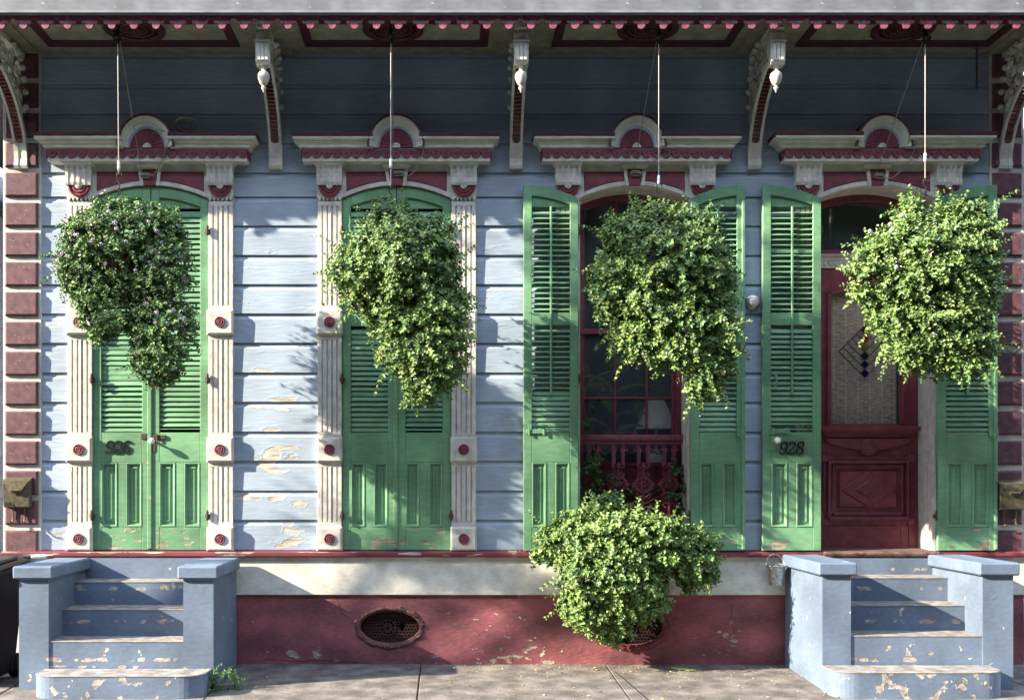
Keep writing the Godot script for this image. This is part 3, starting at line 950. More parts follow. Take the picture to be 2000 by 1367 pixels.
func bracket(xb: float):
	var x := U(xb)
	var h := 0.055
	var st := S()
	# foot
	for i in 3:
		var dz: float = -0.006 if i == 1 else 0.0
		var xa := x - h + 2 * h * i / 3.0
		along_x(st, pts([0.0, V(333), 0.066 + dz, V(333), 0.078 + dz, V(327), 0.068 + dz, V(314), 0.076 + dz, V(300), 0.092 + dz, V(290), 0.094 + dz, V(284), 0.0, V(284)]), xa, xa + 2 * h / 3.0)
	# arm: two curved rails
	var line := PackedVector2Array()
	var a := Vector2(0.075, V(287))
	var c := Vector2(0.20, V(208))
	var e := Vector2(0.63, V(172))
	for i in 17:
		var t := i / 16.0
		line.append(a.lerp(c, t).lerp(c.lerp(e, t), t))
	var xf := Transform3D(XB, Vector3.ZERO)
	ribbon(st, line, 0.036, -(x - h + 0.022), -(x - h), xf)
	ribbon(st, line, 0.036, -(x + h), -(x + h - 0.022), xf)
	# front block, spool and cap
	along_x(st, pts([0.60, V(148), 0.60, V(182), 0.615, V(187), 0.70, V(187), 0.715, V(182), 0.725, V(150), 0.72, V(148)]), x - h, x + h)
	for i in 3:
		var xa := x - h * 0.78 + i * h * 0.56
		along_x(st, pts([0.716, V(181), 0.724, V(180), 0.733, V(152), 0.724, V(151)]), xa, xa + h * 0.42)
	box(st, x - h - 0.008, x + h + 0.008, V(148), V(144), 0.59, 0.735, 0.004)
	lathe(st, [Vector2(0, -h), Vector2(0.045, -h), Vector2(0.045, h), Vector2(0, h)], 14, Transform3D(Basis(Vector3.FORWARD, PI / 2), Vector3(x, V(134), 0.66)))
	box(st, x - h * 0.8, x + h * 0.8, V(124), V(108), 0.60, 0.74, 0.004)
	# back post and top rail
	box(st, x - h * 0.6, x + h * 0.6, V(284), V(108), 0.0, 0.045)
	box(st, x - h * 0.6, x + h * 0.6, V(118), V(108), 0.045, 0.60)
	var o := done(st, H, "eave_bracket", M.cream_board)
	# maroon ribs lapped down the soffit of the arm
	for i in 22:
		var t := (i + 0.3) / 22.0
		var p := a.lerp(c, t).lerp(c.lerp(e, t), t)
		var q := a.lerp(c, t + 0.02).lerp(c.lerp(e, t + 0.02), t + 0.02)
		var dir := (q - p).normalized()
		st = S()
		var nrm := Vector2(dir.y, -dir.x)
		var half := 0.0105
		along_x(st, PackedVector2Array([p - dir * half - nrm * 0.012, p - dir * half + nrm * 0.004, p + dir * half + nrm * 0.015, p + dir * half - nrm * 0.012]), x - h + 0.0225, x + h - 0.0225)
		done(st, o, "rib", M.maroon)
	# fretwork web between arm, wall and soffit
	st = S()
	var z0 := -(x + 0.018)
	var z1 := -(x - 0.018)
	var scrolls := [[0.17, 150.0, 0.085, 0.4, 7.0], [0.32, 140.0, 0.075, 2.8, 9.0], [0.46, 137.0, 0.055, 0.2, 6.4], [0.12, 200.0, 0.055, 1.2, 7.2], [0.54, 140.0, 0.045, 3.0, 9.2], [0.24, 178.0, 0.045, 0.0, 6.28], [0.10, 235.0, 0.03, 0.0, 6.28], [0.40, 165.0, 0.03, 0.0, 6.28]]
	for s in scrolls:
		ribbon(st, spiral(Vector2(s[0], V(s[1])), s[2], s[2] * 0.35, s[3], s[4], 16), 0.026, z0, z1, xf, 0.018)
	ribbon(st, pts([0.045, V(255), 0.09, V(215), 0.16, V(185), 0.30, V(160), 0.45, V(156), 0.60, V(160)]), 0.022, z0, z1, xf)
	ribbon(st, pts([0.045, V(160), 0.12, V(170), 0.20, V(190)]), 0.022, z0, z1, xf)
	ribbon(st, pts([0.25, V(118), 0.24, V(140), 0.28, V(170)]), 0.022, z0, z1, xf)
	done(st, o, "fretwork", M.cream_board)
	var side := 1.0 if xb < 900.0 else -1.0
	for i in 7:
		st = S()
		var t := i / 6.0
		var p := Vector2(0.34, V(118)).lerp(Vector2(0.10, V(125)), t).lerp(Vector2(0.10, V(125)).lerp(Vector2(0.075, V(215)), t), t)
		var cen := Vector3(x + side * (h - 0.004), p.y, p.x)
		var prof := []
		for k in 7: prof.append(Vector2(sin(PI * k / 6.0) * 0.026, -cos(PI * k / 6.0) * 0.026))
		lathe(st, prof, 10, Transform3D(Basis.IDENTITY, cen))
		done(st, o, "bead", M.cream_board)
	# turned drop
	st = S()
	var fp := [[0.0, 236.0], [0.006, 233.5], [0.008, 231.0], [0.014, 229.0], [0.020, 226.0], [0.014, 223.5], [0.012, 222.0], [0.022, 221.0], [0.030, 218.5], [0.038, 214.5], [0.046, 209.0], [0.048, 205.0], [0.044, 201.0], [0.034, 198.0], [0.022, 196.5], [0.018, 193.0], [0.026, 190.5], [0.032, 188.5], [0.034, 186.5]]
	var prof2 := []
	for q in fp: prof2.append(Vector2(q[0], V(q[1])))
	lathe(st, prof2, 20, Transform3D(Basis.IDENTITY, Vector3(x, 0, 0.66)))
	done(st, o, "drop_finial", M.cream)

func eave():
	var x0 := U(-330)
	var x1 := U(2060)
	var st := S()
	box(st, x0, x1, V(107), V(107) + 0.03, -0.3, 0.83)
	var o := done(st, H, "soffit", M.soffit)
	# narrow tongue and groove joints are shown by separate border frames and beams
	for xb in [45.0, 540.0, 1007.0, 1470.0, 1958.0]:
		st = S()
		along_x(st, pts([0.025, V(107), 0.025, V(107) - 0.012, 0.82, V(107) - 0.012, 0.82, V(107)]), U(xb - 34), U(xb + 34), 0.004)
		done(st, o, "soffit_beam", M.soffit)
	for fr in [[110.5, 476.6], [601.5, 950.7], [1072.6, 1414.6], [1538.0, 1908.8]]:
		st = S()
		var a := U(fr[0])
		var b := U(fr[1])
		var up := Transform3D(Basis(Vector3.RIGHT, PI / 2), Vector3(0, V(107), 0))   # x, z outline hung under the soffit
		for q in [[a, b, 0.197, 0.31], [a, a + 0.072, 0.31, 0.65], [b - 0.072, b, 0.31, 0.65], [a, b, 0.65, 0.75]]:
			prism(st, rect(q[0], q[1], q[2], q[3]), 0.0, 0.014, 0.003, up)
		done(st, o, "border_frame", M.maroon_dark)
	for xc in [297.0, 773.7, 1242.0, 1712.0]:
		st = S()
		var at := Transform3D(Basis(Vector3.RIGHT, PI), Vector3(U(xc), V(107), 0.545))
		lathe(st, [Vector2(0.245, 0.0), Vector2(0.245, 0.02), Vector2(0.225, 0.03), Vector2(0.20, 0.022), Vector2(0.19, 0.012)], 32, at)
		lathe(st, [Vector2(0.19, 0.001), Vector2(0.0, 0.001)], 32, at)
		for r in [0.15, 0.10, 0.05]:
			lathe(st, [Vector2(r + 0.012, 0.002), Vector2(r + 0.008, 0.016), Vector2(r - 0.008, 0.016), Vector2(r - 0.012, 0.002)], 28, at)
		for i in 24:
			var a := TAU * i / 24
			box(st, 0.04, 0.19, -0.006, 0.006, 0.002, 0.013, 0.0, at * Transform3D(Basis(Vector3.UP, a) * Basis(Vector3.RIGHT, -PI / 2), Vector3.ZERO))
		done(st, o, "soffit_vent", M.maroon_dark)
	# scalloped fascia
	st = S()
	var top := V(111)
	scallop_strip(st, x0, x1, top + 0.02, top - 0.031, [[0.040, top - 0.051, 0.022], [0.1307, top - 0.051, 0.022], [0.0853, top - 0.083, 0.029], [0.0853, top - 0.012, 0.060]], 0.1707, 0.832, 0.852)
	done(st, H, "scalloped_fascia", M.maroon_fascia)
	st = S()
	var y := V(107.5)
	along_x(st, pts([0.8301, y + 0.004, 0.872, y + 0.004, 0.872, y + 0.42, 0.8301, y + 0.42]), x0, x1)
	along_x(st, pts([0.852, y - 0.012, 0.872, y - 0.034, 0.890, y - 0.034, 0.900, y - 0.022, 0.898, y - 0.008, 0.884, y - 0.001, 0.852, y - 0.001]), x0, x1, 0.002)
	done(st, H, "gutter_board", M.gutter_grey)
	st = S()
	along_x(st, pts([0.91, V(107) + 0.43, -9.4, V(107) + 3.6, -9.4, V(107) + 3.4, 0.91, V(107) + 0.36]), x0, x1)
	box(st, x0, x1, V(107) + 0.031, V(107) + 0.10, -9.3, 0.83)
	done(st, H, "roof", M.roof_slate)

func base_of_house():
	var st := S()
	# sill
	along_x(st, pts([0.0, V(1087), 0.075, V(1087), 0.088, V(1084.5), 0.088, V(1078.5), 0.08, V(1076.5), 0.0, V(1075)]), U(8), U(1998), 0.003)
	done(st, H, "sill", M.sill_red)
	st = S()
	box(st, U(60), U(1998), V(1161), V(1087), 0.0, 0.045, 0.004)
	done(st, H, "skirt_board", M.cream_board)
	st = S()
	tube(st, [Vector3(U(655), V(1166), 0.0175), Vector3(U(663), V(1180), 0.0175), Vector3(U(666), V(1196), 0.0175), Vector3(U(680), V(1206), 0.0175), Vector3(U(690), V(1212), 0.0175)], 0.0022, 4)
	tube(st, [Vector3(U(520), V(1286), 0.0175), Vector3(U(580), V(1291), 0.0175), Vector3(U(640), V(1289), 0.0175), Vector3(U(720), V(1294), 0.0175)], 0.003, 4)
	tube(st, [Vector3(U(1430), V(1180), 0.0175), Vector3(U(1426), V(1215), 0.0175), Vector3(U(1440), V(1250), 0.0175)], 0.0016, 4)
	done(st, H, "crack", M.dark_inside)
	# plastered foundation with two oval holes, cut as bands either side of them
	st = S()
	var z := 0.018
	var f := PackedVector2Array()
	var holes := [[761.0, 1225.0, 58.0, 32.0], [1236.0, 1226.0, 60.0, 34.0]]
	var xs := [60.0, 690.0, 832.0, 1164.0, 1308.0, 1998.0]
	for i in 5:
		if i % 2 == 0:
			box(st, U(xs[i]), U(xs[i + 1]), V(1300), V(1161), -0.14, z)
		else:
			var hl: Array = holes[0 if i == 1 else 1]
			var cx := U(hl[0])
			var cy := V(hl[1])
			for k in 32:
				var a0 := TAU * k / 32
				var a1 := TAU * (k + 1) / 32
				var p0 := Vector2(cx + cos(a0) * hl[2] / K, cy + sin(a0) * hl[3] / K)
				var p1 := Vector2(cx + cos(a1) * hl[2] / K, cy + sin(a1) * hl[3] / K)
				var q0 := to_rect(a0, U(xs[i]), U(xs[i + 1]), V(1300), V(1161), cx, cy)
				var q1 := to_rect(a1, U(xs[i]), U(xs[i + 1]), V(1300), V(1161), cx, cy)
				quad(st, Vector3(p0.x, p0.y, z), Vector3(q0.x, q0.y, z), Vector3(q1.x, q1.y, z), Vector3(p1.x, p1.y, z))
				quad(st, Vector3(p0.x, p0.y, -0.14), Vector3(p0.x, p0.y, z), Vector3(p1.x, p1.y, z), Vector3(p1.x, p1.y, -0.14))
	done(st, H, "foundation_wall", M.foundation_red)
	for i in 2:
		var hl: Array = holes[i]
		var c := Vector3(U(hl[0]), V(hl[1]), 0.0)
		var rx: float = hl[2] / K
		var ry: float = hl[3] / K
		st = S()
		var n := 64
		# the moulded rim: rough and broken
		var prof := [Vector2(0.0, 0.008), Vector2(0.008, 0.026), Vector2(0.020, 0.034), Vector2(0.034, 0.031), Vector2(0.046, 0.017)]
		for k in n:
			for j in prof.size() - 1:
				var v := []
				for kk in [[k, j], [k + 1, j], [k + 1, j + 1], [k, j + 1]]:
					var a: float = TAU * (kk[0] % n) / n
					var pr: Vector2 = prof[kk[1]]
					var rough := 0.004 * sin(a * 23.0 + i) + 0.005 * sin(a * 11.0 + 1.3 * i) + 0.003 * sin(a * 41.0)
					var lump: float = 1.0 + (0.9 * sin(a * 26.0) if kk[1] >= 2 else 0.2 * sin(a * 26.0)) * 0.13
					v.append(c + Vector3(cos(a) * (rx + pr.x * lump + rough * 0.6), sin(a) * (ry + pr.x * lump + rough * 0.6), pr.y + rough + (0.006 if i == 1 else 0.0)))
				quad(st, v[0], v[3], v[2], v[1])
		var rim := done(st, H, "vent_rim", M.old_plaster if i == 0 else M.maroon)
		# pierced iron grille: centre wheel and a web of rings
		st = S()
		var zg := -0.05
		for r in [0.035, 0.066]:
			ribbon(st, spiral(Vector2(c.x - 0.02, c.y - 0.01), r, r, 0, TAU, 24), 0.007, zg - 0.004, zg + 0.012)
		for k in 10:
			var a := TAU * k / 10
			ribbon(st, PackedVector2Array([Vector2(c.x - 0.02, c.y - 0.01) + Vector2(cos(a), sin(a)) * 0.012, Vector2(c.x - 0.02, c.y - 0.01) + Vector2(cos(a), sin(a)) * 0.066]), 0.007, zg - 0.004, zg + 0.010)
		for gx in range(-9, 10):
			for gy in range(-5, 6):
				var p := Vector2(gx * 0.029 + (0.0145 if gy % 2 != 0 else 0.0), gy * 0.026)
				if (p.x / rx) ** 2 + (p.y / ry) ** 2 > 0.97 or p.distance_to(Vector2(-0.02, -0.01)) < 0.072: continue
				if p.distance_to(Vector2(0.10, 0.005)) < 0.034 and i == 0: continue
				ribbon(st, spiral(Vector2(c.x, c.y) + p, 0.0135, 0.0135, 0, TAU, 8), 0.005, zg - 0.003, zg + 0.004)
		var gr := done(st, rim, "vent_grille", M.vent_iron)
		gr.set_meta("label", "pierced rusty iron grille in an oval hole")
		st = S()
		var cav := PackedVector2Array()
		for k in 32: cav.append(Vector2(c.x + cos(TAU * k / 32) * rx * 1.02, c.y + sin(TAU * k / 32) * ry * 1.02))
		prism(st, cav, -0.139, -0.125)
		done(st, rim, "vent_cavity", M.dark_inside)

func to_rect(a: float, x0: float, x1: float, y0: float, y1: float, cx: float, cy: float) -> Vector2:
	# walk the rectangle in step with the oval, so that corners are kept
	var d := Vector2(cos(a), sin(a))
	var t := 1e9
	if d.x > 1e-6: t = minf(t, (x1 - cx) / d.x)
	if d.x < -1e-6: t = minf(t, (x0 - cx) / d.x)
	if d.y > 1e-6: t = minf(t, (y1 - cy) / d.y)
	if d.y < -1e-6: t = minf(t, (y0 - cy) / d.y)
	var p := Vector2(cx, cy) + d * t
	var corner := Vector2(x1 if d.x > 0 else x0, y1 if d.y > 0 else y0)
	var step := TAU / 64.0
	var ca := atan2(corner.y - cy, corner.x - cx)
	return corner if absf(angle_difference(ca, a)) < step * 1.01 else p

func room():
	var st := S()
	var x0 := U(20)
	var x1 := U(1986)
	var y0 := V(1080)
	var y1 := V(250)
	box(st, x0, x1, y0 - 0.1, y0, -4.2, -0.15)
	box(st, x0, x1, y1, y1 + 0.1, -4.2, -0.15)
	box(st, x0, x1, y0, y1, -4.3, -4.2)
	box(st, U(1420), U(1450), y0, y1, -4.2, -0.15)
	box(st, U(980), U(1000), y0, y1, -4.2, -0.15)
	done(st, H, "interior_wall", M.room_wall)

# =====================================================================================  shutters
# One leaf stands in its own axes: x from its hinge side 0 to its meeting side w, y up from its foot, z out.
# turned: the meeting side (the high side of the arch) lies at x = 0 instead.
const FOOT := 1074.0
func hy(p: float) -> float: return (FOOT - p) / K

func leaf(called_: String, w: float, turned: bool, at: Vector3, yaw: float, opened: bool, tilts: Callable) -> MeshInstance3D:
	var o := MeshInstance3D.new()
	var t := 0.042
	var st := S()
	var top := func(x: float) -> float:
		var s := 1.0 - x / w
		if turned: s = x / w
		return hy(APEX + 2.0 + (SPRING - APEX) * s * s)
	var sw := 0.070
	# stiles
	for s in 2:
		var p := PackedVector2Array()
		var xa := 0.0 if s == 0 else w - sw
		p.append(Vector2(xa, 0.0))
		p.append(Vector2(xa + sw, 0.0))
		for i in 4: p.append(Vector2(xa + sw - sw * i / 3.0, top.call(xa + sw - sw * i / 3.0)))
		prism(st, p, 0.0, t, 0.003)
	# curved head rail
	var hp := PackedVector2Array()
	for i in 11:
		var x := lerpf(sw + 0.0005, w - sw - 0.0005, i / 10.0)
		hp.append(Vector2(x, top.call(x) - 0.088))
	for i in 11:
		var x := lerpf(w - sw - 0.0005, sw + 0.0005, i / 10.0)
		hp.append(Vector2(x, top.call(x)))
	prism(st, hp, 0.0, t - 0.001, 0.003)
	var xi0 := sw + 0.0005
	var xi1 := w - sw - 0.0005
	box(st, xi0, xi1, hy(638), hy(614), 0.0, t - 0.001, 0.003)
	box(st, xi0, xi1, hy(903), hy(845), 0.0, t - 0.001, 0.003)
	box(st, xi0, xi1, 0.0, hy(1029), 0.0, t - 0.001, 0.003)
	var mx := w / 2.0
	box(st, mx - 0.036, mx + 0.036, hy(1029) + 0.0003, hy(903) - 0.0003, 0.0, t - 0.001, 0.003)
	box(st, xi0, xi1, hy(408), hy(384), 0.010, 0.020)      # blank behind the curved head
	if opened and turned == false:
		box(st, w - 0.03, w - 0.004, 0.01, hy(392), t + 0.0002, t + 0.016, 0.004)
	st.generate_normals()
	o.name = called(H, called_)
	o.mesh = st.commit()
	o.set_surface_override_material(0, M.green)
	H.add_child(o, true)
	o.position = at
	o.rotation.y = yaw
	# raised panels at the foot
	for s in 2:
		var a := xi0 if s == 0 else mx + 0.0365
		var b := mx - 0.0365 if s == 0 else xi1
		st = S()
		var y0 := hy(1028.8)
		var y1 := hy(903.2)
		var rings := [[0.0, 0.0405], [0.006, 0.046], [0.016, 0.042], [0.024, 0.022], [0.034, 0.020], [0.040, 0.028], [0.050, 0.031], [0.052, 0.024]]
		for i in rings.size() - 1:
			var d0: float = rings[i][0]
			var d1: float = rings[i + 1][0]
			var q0 := rect(a + d0, b - d0, y0 + d0, y1 - d0)
			var q1 := rect(a + d1, b - d1, y0 + d1, y1 - d1)
			for k in 4:
				var n := (k + 1) % 4
				quad(st, Vector3(q0[k].x, q0[k].y, rings[i][1]), Vector3(q0[n].x, q0[n].y, rings[i][1]), Vector3(q1[n].x, q1[n].y, rings[i + 1][1]), Vector3(q1[k].x, q1[k].y, rings[i + 1][1]))
		box(st, a, b, y0, y1, 0.006, 0.024)
		done(st, o, "panel", M.green)
	# louvres
	var lens := S()
	var half := 0.0262
	var sl := [Vector2(-half, 0.0), Vector2(-half * 0.5, -0.0038), Vector2(half * 0.5, -0.0038), Vector2(half, 0.0), Vector2(half * 0.5, 0.0038), Vector2(-half * 0.5, 0.0038)]
	along_x(lens, PackedVector2Array(sl), xi0 + 0.001, xi1 - 0.001)
	lens.generate_normals()
	var lm := lens.commit()
	var idx := 0
	for sec in [[414.0, 611.0, 19], [643.0, 843.0, 20]]:
		for i in int(sec[2]):
			var y := hy(lerpf(sec[0], sec[1], (i + 0.5) / sec[2]))
			var sm := put(o, "slat", lm, M.green)
			sm.position = Vector3(0, y, 0.019)
			sm.rotation.x = deg_to_rad(tilts.call(idx, float(sec[2]), i))
			sm.rotation.z = rng.randf_range(-0.004, 0.004)
			idx += 1
	if opened:
		st = S()
		box(st, mx - 0.009, mx + 0.009, hy(772), hy(409), 0.044, 0.058, 0.003)
		done(st, o, "tilt_rod", M.green)
	return o

func hinge(parent: Node, x: float, y: float, z: float):
	var st := S()
	lathe(st, [Vector2(0, -0.045), Vector2(0.010, -0.042), Vector2(0.012, -0.02), Vector2(0.009, 0.0), Vector2(0.013, 0.02), Vector2(0.010, 0.04), Vector2(0, 0.048)], 8, Transform3D(Basis.IDENTITY, Vector3(x, y, z + 0.028)))
	box(st, x - 0.02, x + 0.02, y - 0.025, y + 0.01, z, z + 0.024, 0.003)
	done(st, parent, "hinge", M.rust)

func digits(parent: Node, text: String, at: Vector3, height: float, m: Material, depth := 0.008, font_name := "Droid Serif", slant := 0.16, weight := 700, spread := 0.64):
	var f := SystemFont.new()
	f.font_names = PackedStringArray([font_name])
	f.font_weight = weight
	var adv := height * spread
	for i in text.length():
		var t := TextMesh.new()
		t.text = text[i]
		t.font = f
		t.font_size = 64
		t.pixel_size = height / 46.0
		t.depth = depth
		var o := put(parent, "digit", t, m)
		o.transform = Transform3D(Basis(Vector3(1, 0, 0), Vector3(slant, 1, 0), Vector3(0, 0, 1)), at + Vector3((i - (text.length() - 1) / 2.0) * adv, 0, 0))

func closed_bay(b: Dictionary, n: int):
	var z := -0.012
	var a := U(b.o0) + 0.004
	var e := U(b.o1) - 0.004
	var m := (a + e) / 2.0
	var jit := func(k: int, _c: float, i: int) -> float:
		var r := sin(k * 12.9 + n * 7.1) * 0.5 + 0.5
		if n == 0 and k >= 26 and k <= 28: return 84.0
		return 55.0 + 12.0 * r + (18.0 if fmod(k * 7.0 + n * 3, 11.0) < 1.0 else 0.0)
	var jit_right := func(k: int, _c: float, i: int) -> float:
		var r := sin(k * 4.7 + n * 2.3) * 0.5 + 0.5
		if n == 0 and k == 38: return 8.0
		if n == 1 and k == 38: return 30.0
		return 57.0 + 10.0 * r + (16.0 if fmod(k * 5.0 + n, 13.0) < 1.0 else 0.0)
	var l := leaf("shutter", m - a - 0.003, false, Vector3(a, V(FOOT), z), 0.0, false, jit)
	var r := leaf("shutter", e - m - 0.003, true, Vector3(m + 0.003, V(FOOT), z), 0.0, false, jit_right)
	l.set_meta("label", "closed green louvred shutter leaf on the left of its opening")
	r.set_meta("label", "closed green louvred shutter leaf on the right of its opening")
	var w := m - a - 0.003
	for y in [453.0, 741.0, 1006.0]:
		hinge(l, 0.0, hy(y), 0.052)
		hinge(r, e - m - 0.003, hy(y), 0.052)
	var st := S()
	box(st, w - 0.022, w + 0.012, 0.012, hy(394), 0.0422, 0.054, 0.004)
	done(st, l, "astragal", M.green)
	if n == 0:
		digits(l, "926", Vector3(U(232) - a, hy(874), 0.048), 0.108, M.digit_iron, 0.008, "Droid Serif", 0.18, 400)
		st = S()
		box(st, U(300) - m, U(324) - m, hy(858), hy(850), 0.042, 0.056, 0.003)
		box(st, U(306) - m, U(309) - m, hy(861), hy(847), 0.056, 0.064, 0.001)
		lathe(st, [Vector2(0, 0), Vector2(0.010, 0), Vector2(0.012, 0.02), Vector2(0.008, 0.05), Vector2(0, 0.05)], 10, facing(Vector3(U(301) - m, hy(862), 0.042)))
		box(st, U(298) - m, U(304) - m, hy(884), hy(866), 0.042, 0.048, 0.002)
		done(st, r, "slide_bolt", M.rust)
		st = S()
		ball(st, Vector3(U(301) - m, hy(862), 0.11), 0.026)
		done(st, r, "knob", M.porcelain)
		st = S()
		box(st, U(277) - a, U(288) - a, hy(858), hy(847), 0.042, 0.052, 0.002)
		done(st, l, "bolt_keeper", M.rust)
	# behind the closed leaves: the maroon door that they cover
	st = S()
	box(st, U(b.o0), U(b.o1), V(1076), V(362), -0.30, -0.24)
	done(st, H, "inner_door", M.maroon_dark)

func ball(st: SurfaceTool, c: Vector3, r: float, squash := 1.0):
	var prof := []
	for k in 11: prof.append(Vector2(sin(PI * k / 10.0) * r, -cos(PI * k / 10.0) * r * squash))
	lathe(st, prof, 16, Transform3D(Basis.IDENTITY, c))

func open_bay(b: Dictionary, n: int):
	var z := 0.053
	var x0 := U(1021.0 if n == 2 else 1484.0)
	var x1 := U(1127.0 if n == 2 else 1597.0)
	var x2 := U(1345.0 if n == 2 else 1823.0)
	var x3 := U(1450.0 if n == 2 else 1938.0)
	var tl := func(k: int, _c: float, i: int) -> float:
		var r := sin(k * 5.3 + n * 3.7) * 0.5 + 0.5
		if n == 2: return 26.0 + 5.0 * r if k < 31 else 60.0 + 12.0 * r
		if k == 7: return 80.0
		if k >= 19 and k < 37: return 36.0 + 34.0 * absf(sin(k * 1.7))
		return 24.0 + 9.0 * r
	var tr := func(k: int, _c: float, i: int) -> float:
		var r := sin(k * 3.1 + n * 1.7) * 0.5 + 0.5
		if n == 2: return 26.0 + 6.0 * r if k < 33 else 62.0
		return 14.0 + 8.0 * r if k < 8 else 44.0 + 26.0 * r
	var l := leaf("shutter", x1 - x0, true, Vector3(x0, V(FOOT), z), deg_to_rad(0.0), true, tl)
	var r := leaf("shutter", x3 - x2, false, Vector3(x2, V(FOOT), z), deg_to_rad(0.0), true, tr)
	l.set_meta("label", "green shutter leaf folded back against the wall left of the opening")
	r.set_meta("label", "green shutter leaf folded back against the wall right of the opening")
	for y in [453.0, 741.0, 1006.0]:
		hinge(l, x1 - x0 + 0.004, hy(y), 0.0)
		hinge(r, -0.004, hy(y), 0.0)
	# bolts and pulls
	var st := S()
	var bx := (U(1026) if n == 2 else U(1497)) - x0
	box(st, bx, bx + 0.17, hy(848), hy(840), 0.042, 0.056, 0.003)
	box(st, bx + 0.015, bx + 0.03, hy(851), hy(837), 0.056, 0.064, 0.002)
	box(st, bx + 0.14, bx + 0.155, hy(851), hy(837), 0.056, 0.064, 0.002)
	done(st, l, "slide_bolt", M.green)
	st = S()
	var px := (U(1036) if n == 2 else U(1507)) - x0
	tube(st, [Vector3(px, hy(757), 0.04), Vector3(px, hy(757), 0.08), Vector3(px + 0.004, hy(750), 0.095), Vector3(px + 0.004, hy(742), 0.095), Vector3(px, hy(735), 0.08), Vector3(px, hy(735), 0.04)], 0.007, 8)
	done(st, l, "pull_handle", M.green)
	st = S()
	var rx := x3 - x2
	box(st, rx - 0.075, rx - 0.004, hy(853), hy(840), 0.058, 0.068, 0.002)
	box(st, rx - 0.05, rx - 0.035, hy(858), hy(836), 0.068, 0.076, 0.002)
	done(st, r, "bolt_keeper", M.green)
	if n == 3:
		st = S()
		box(st, U(1499) - x0, U(1512) - x0, hy(880), hy(853), 0.042, 0.056, 0.003)
		lathe(st, [Vector2(0, 0), Vector2(0.010, 0), Vector2(0.010, 0.03), Vector2(0, 0.03)], 10, facing(Vector3(U(1508.5) - x0, hy(861), 0.042)))
		done(st, l, "lock_case", M.green)
		st = S()
		ball(st, Vector3(U(1509) - x0, hy(861), 0.092), 0.028)
		done(st, l, "knob", M.porcelain)
		digits(l, "928", Vector3(U(1540) - x0, hy(876), 0.048), 0.106, M.iron_black, 0.008, "Droid Serif", 0.18, 400)

# =====================================================================================  window and door
func reveal(b: Dictionary):
	var st := S()
	for s in 2:
		var x: float = U(b.o0) if s == 0 else U(b.o1)
		box(st, x - 0.004, x + 0.004, V(1076), V(380), -0.34, 0.046)
		box(st, x - 0.05 if s == 0 else x + 0.0045, x - 0.0045 if s == 0 else x + 0.05, V(1076), V(300), -0.36, -0.151)
		box(st, x + (0.0041 if s == 0 else -0.016), x + (0.016 if s == 0 else -0.0041), V(1076), V(392), -0.17, -0.09, 0.003)
	var line := PackedVector2Array()
	for i in 25:
		var x: float = lerpf(b.o0 - 4.0, b.o1 + 4.0, i / 24.0)
		line.append(Vector2(U(x), arch_y(b, x) + 0.006))
	ribbon(st, line, 0.012, -0.34, -0.0201)
	box(st, U(b.o0) - 0.05, U(b.o1) + 0.05, V(362), V(300), -0.36, -0.151)
	done(st, H, "door_reveal" if b.o0 > 1500.0 else "window_reveal", M.cream)

func arch_frame(st: SurfaceTool, b: Dictionary, drop: float, z0: float, z1: float):
	# head of a frame that follows the arch
	var p := PackedVector2Array()
	for i in 17:
		var x: float = lerpf(b.o0 + 1.2, b.o1 - 1.2, i / 16.0)
		p.append(Vector2(U(x), arch_y(b, x, -drop)))
	for i in 17:
		var x: float = lerpf(b.o1 - 1.2, b.o0 + 1.2, i / 16.0)
		p.append(Vector2(U(x), arch_y(b, x, 8.0)))
	prism(st, p, z0, z1, 0.003)

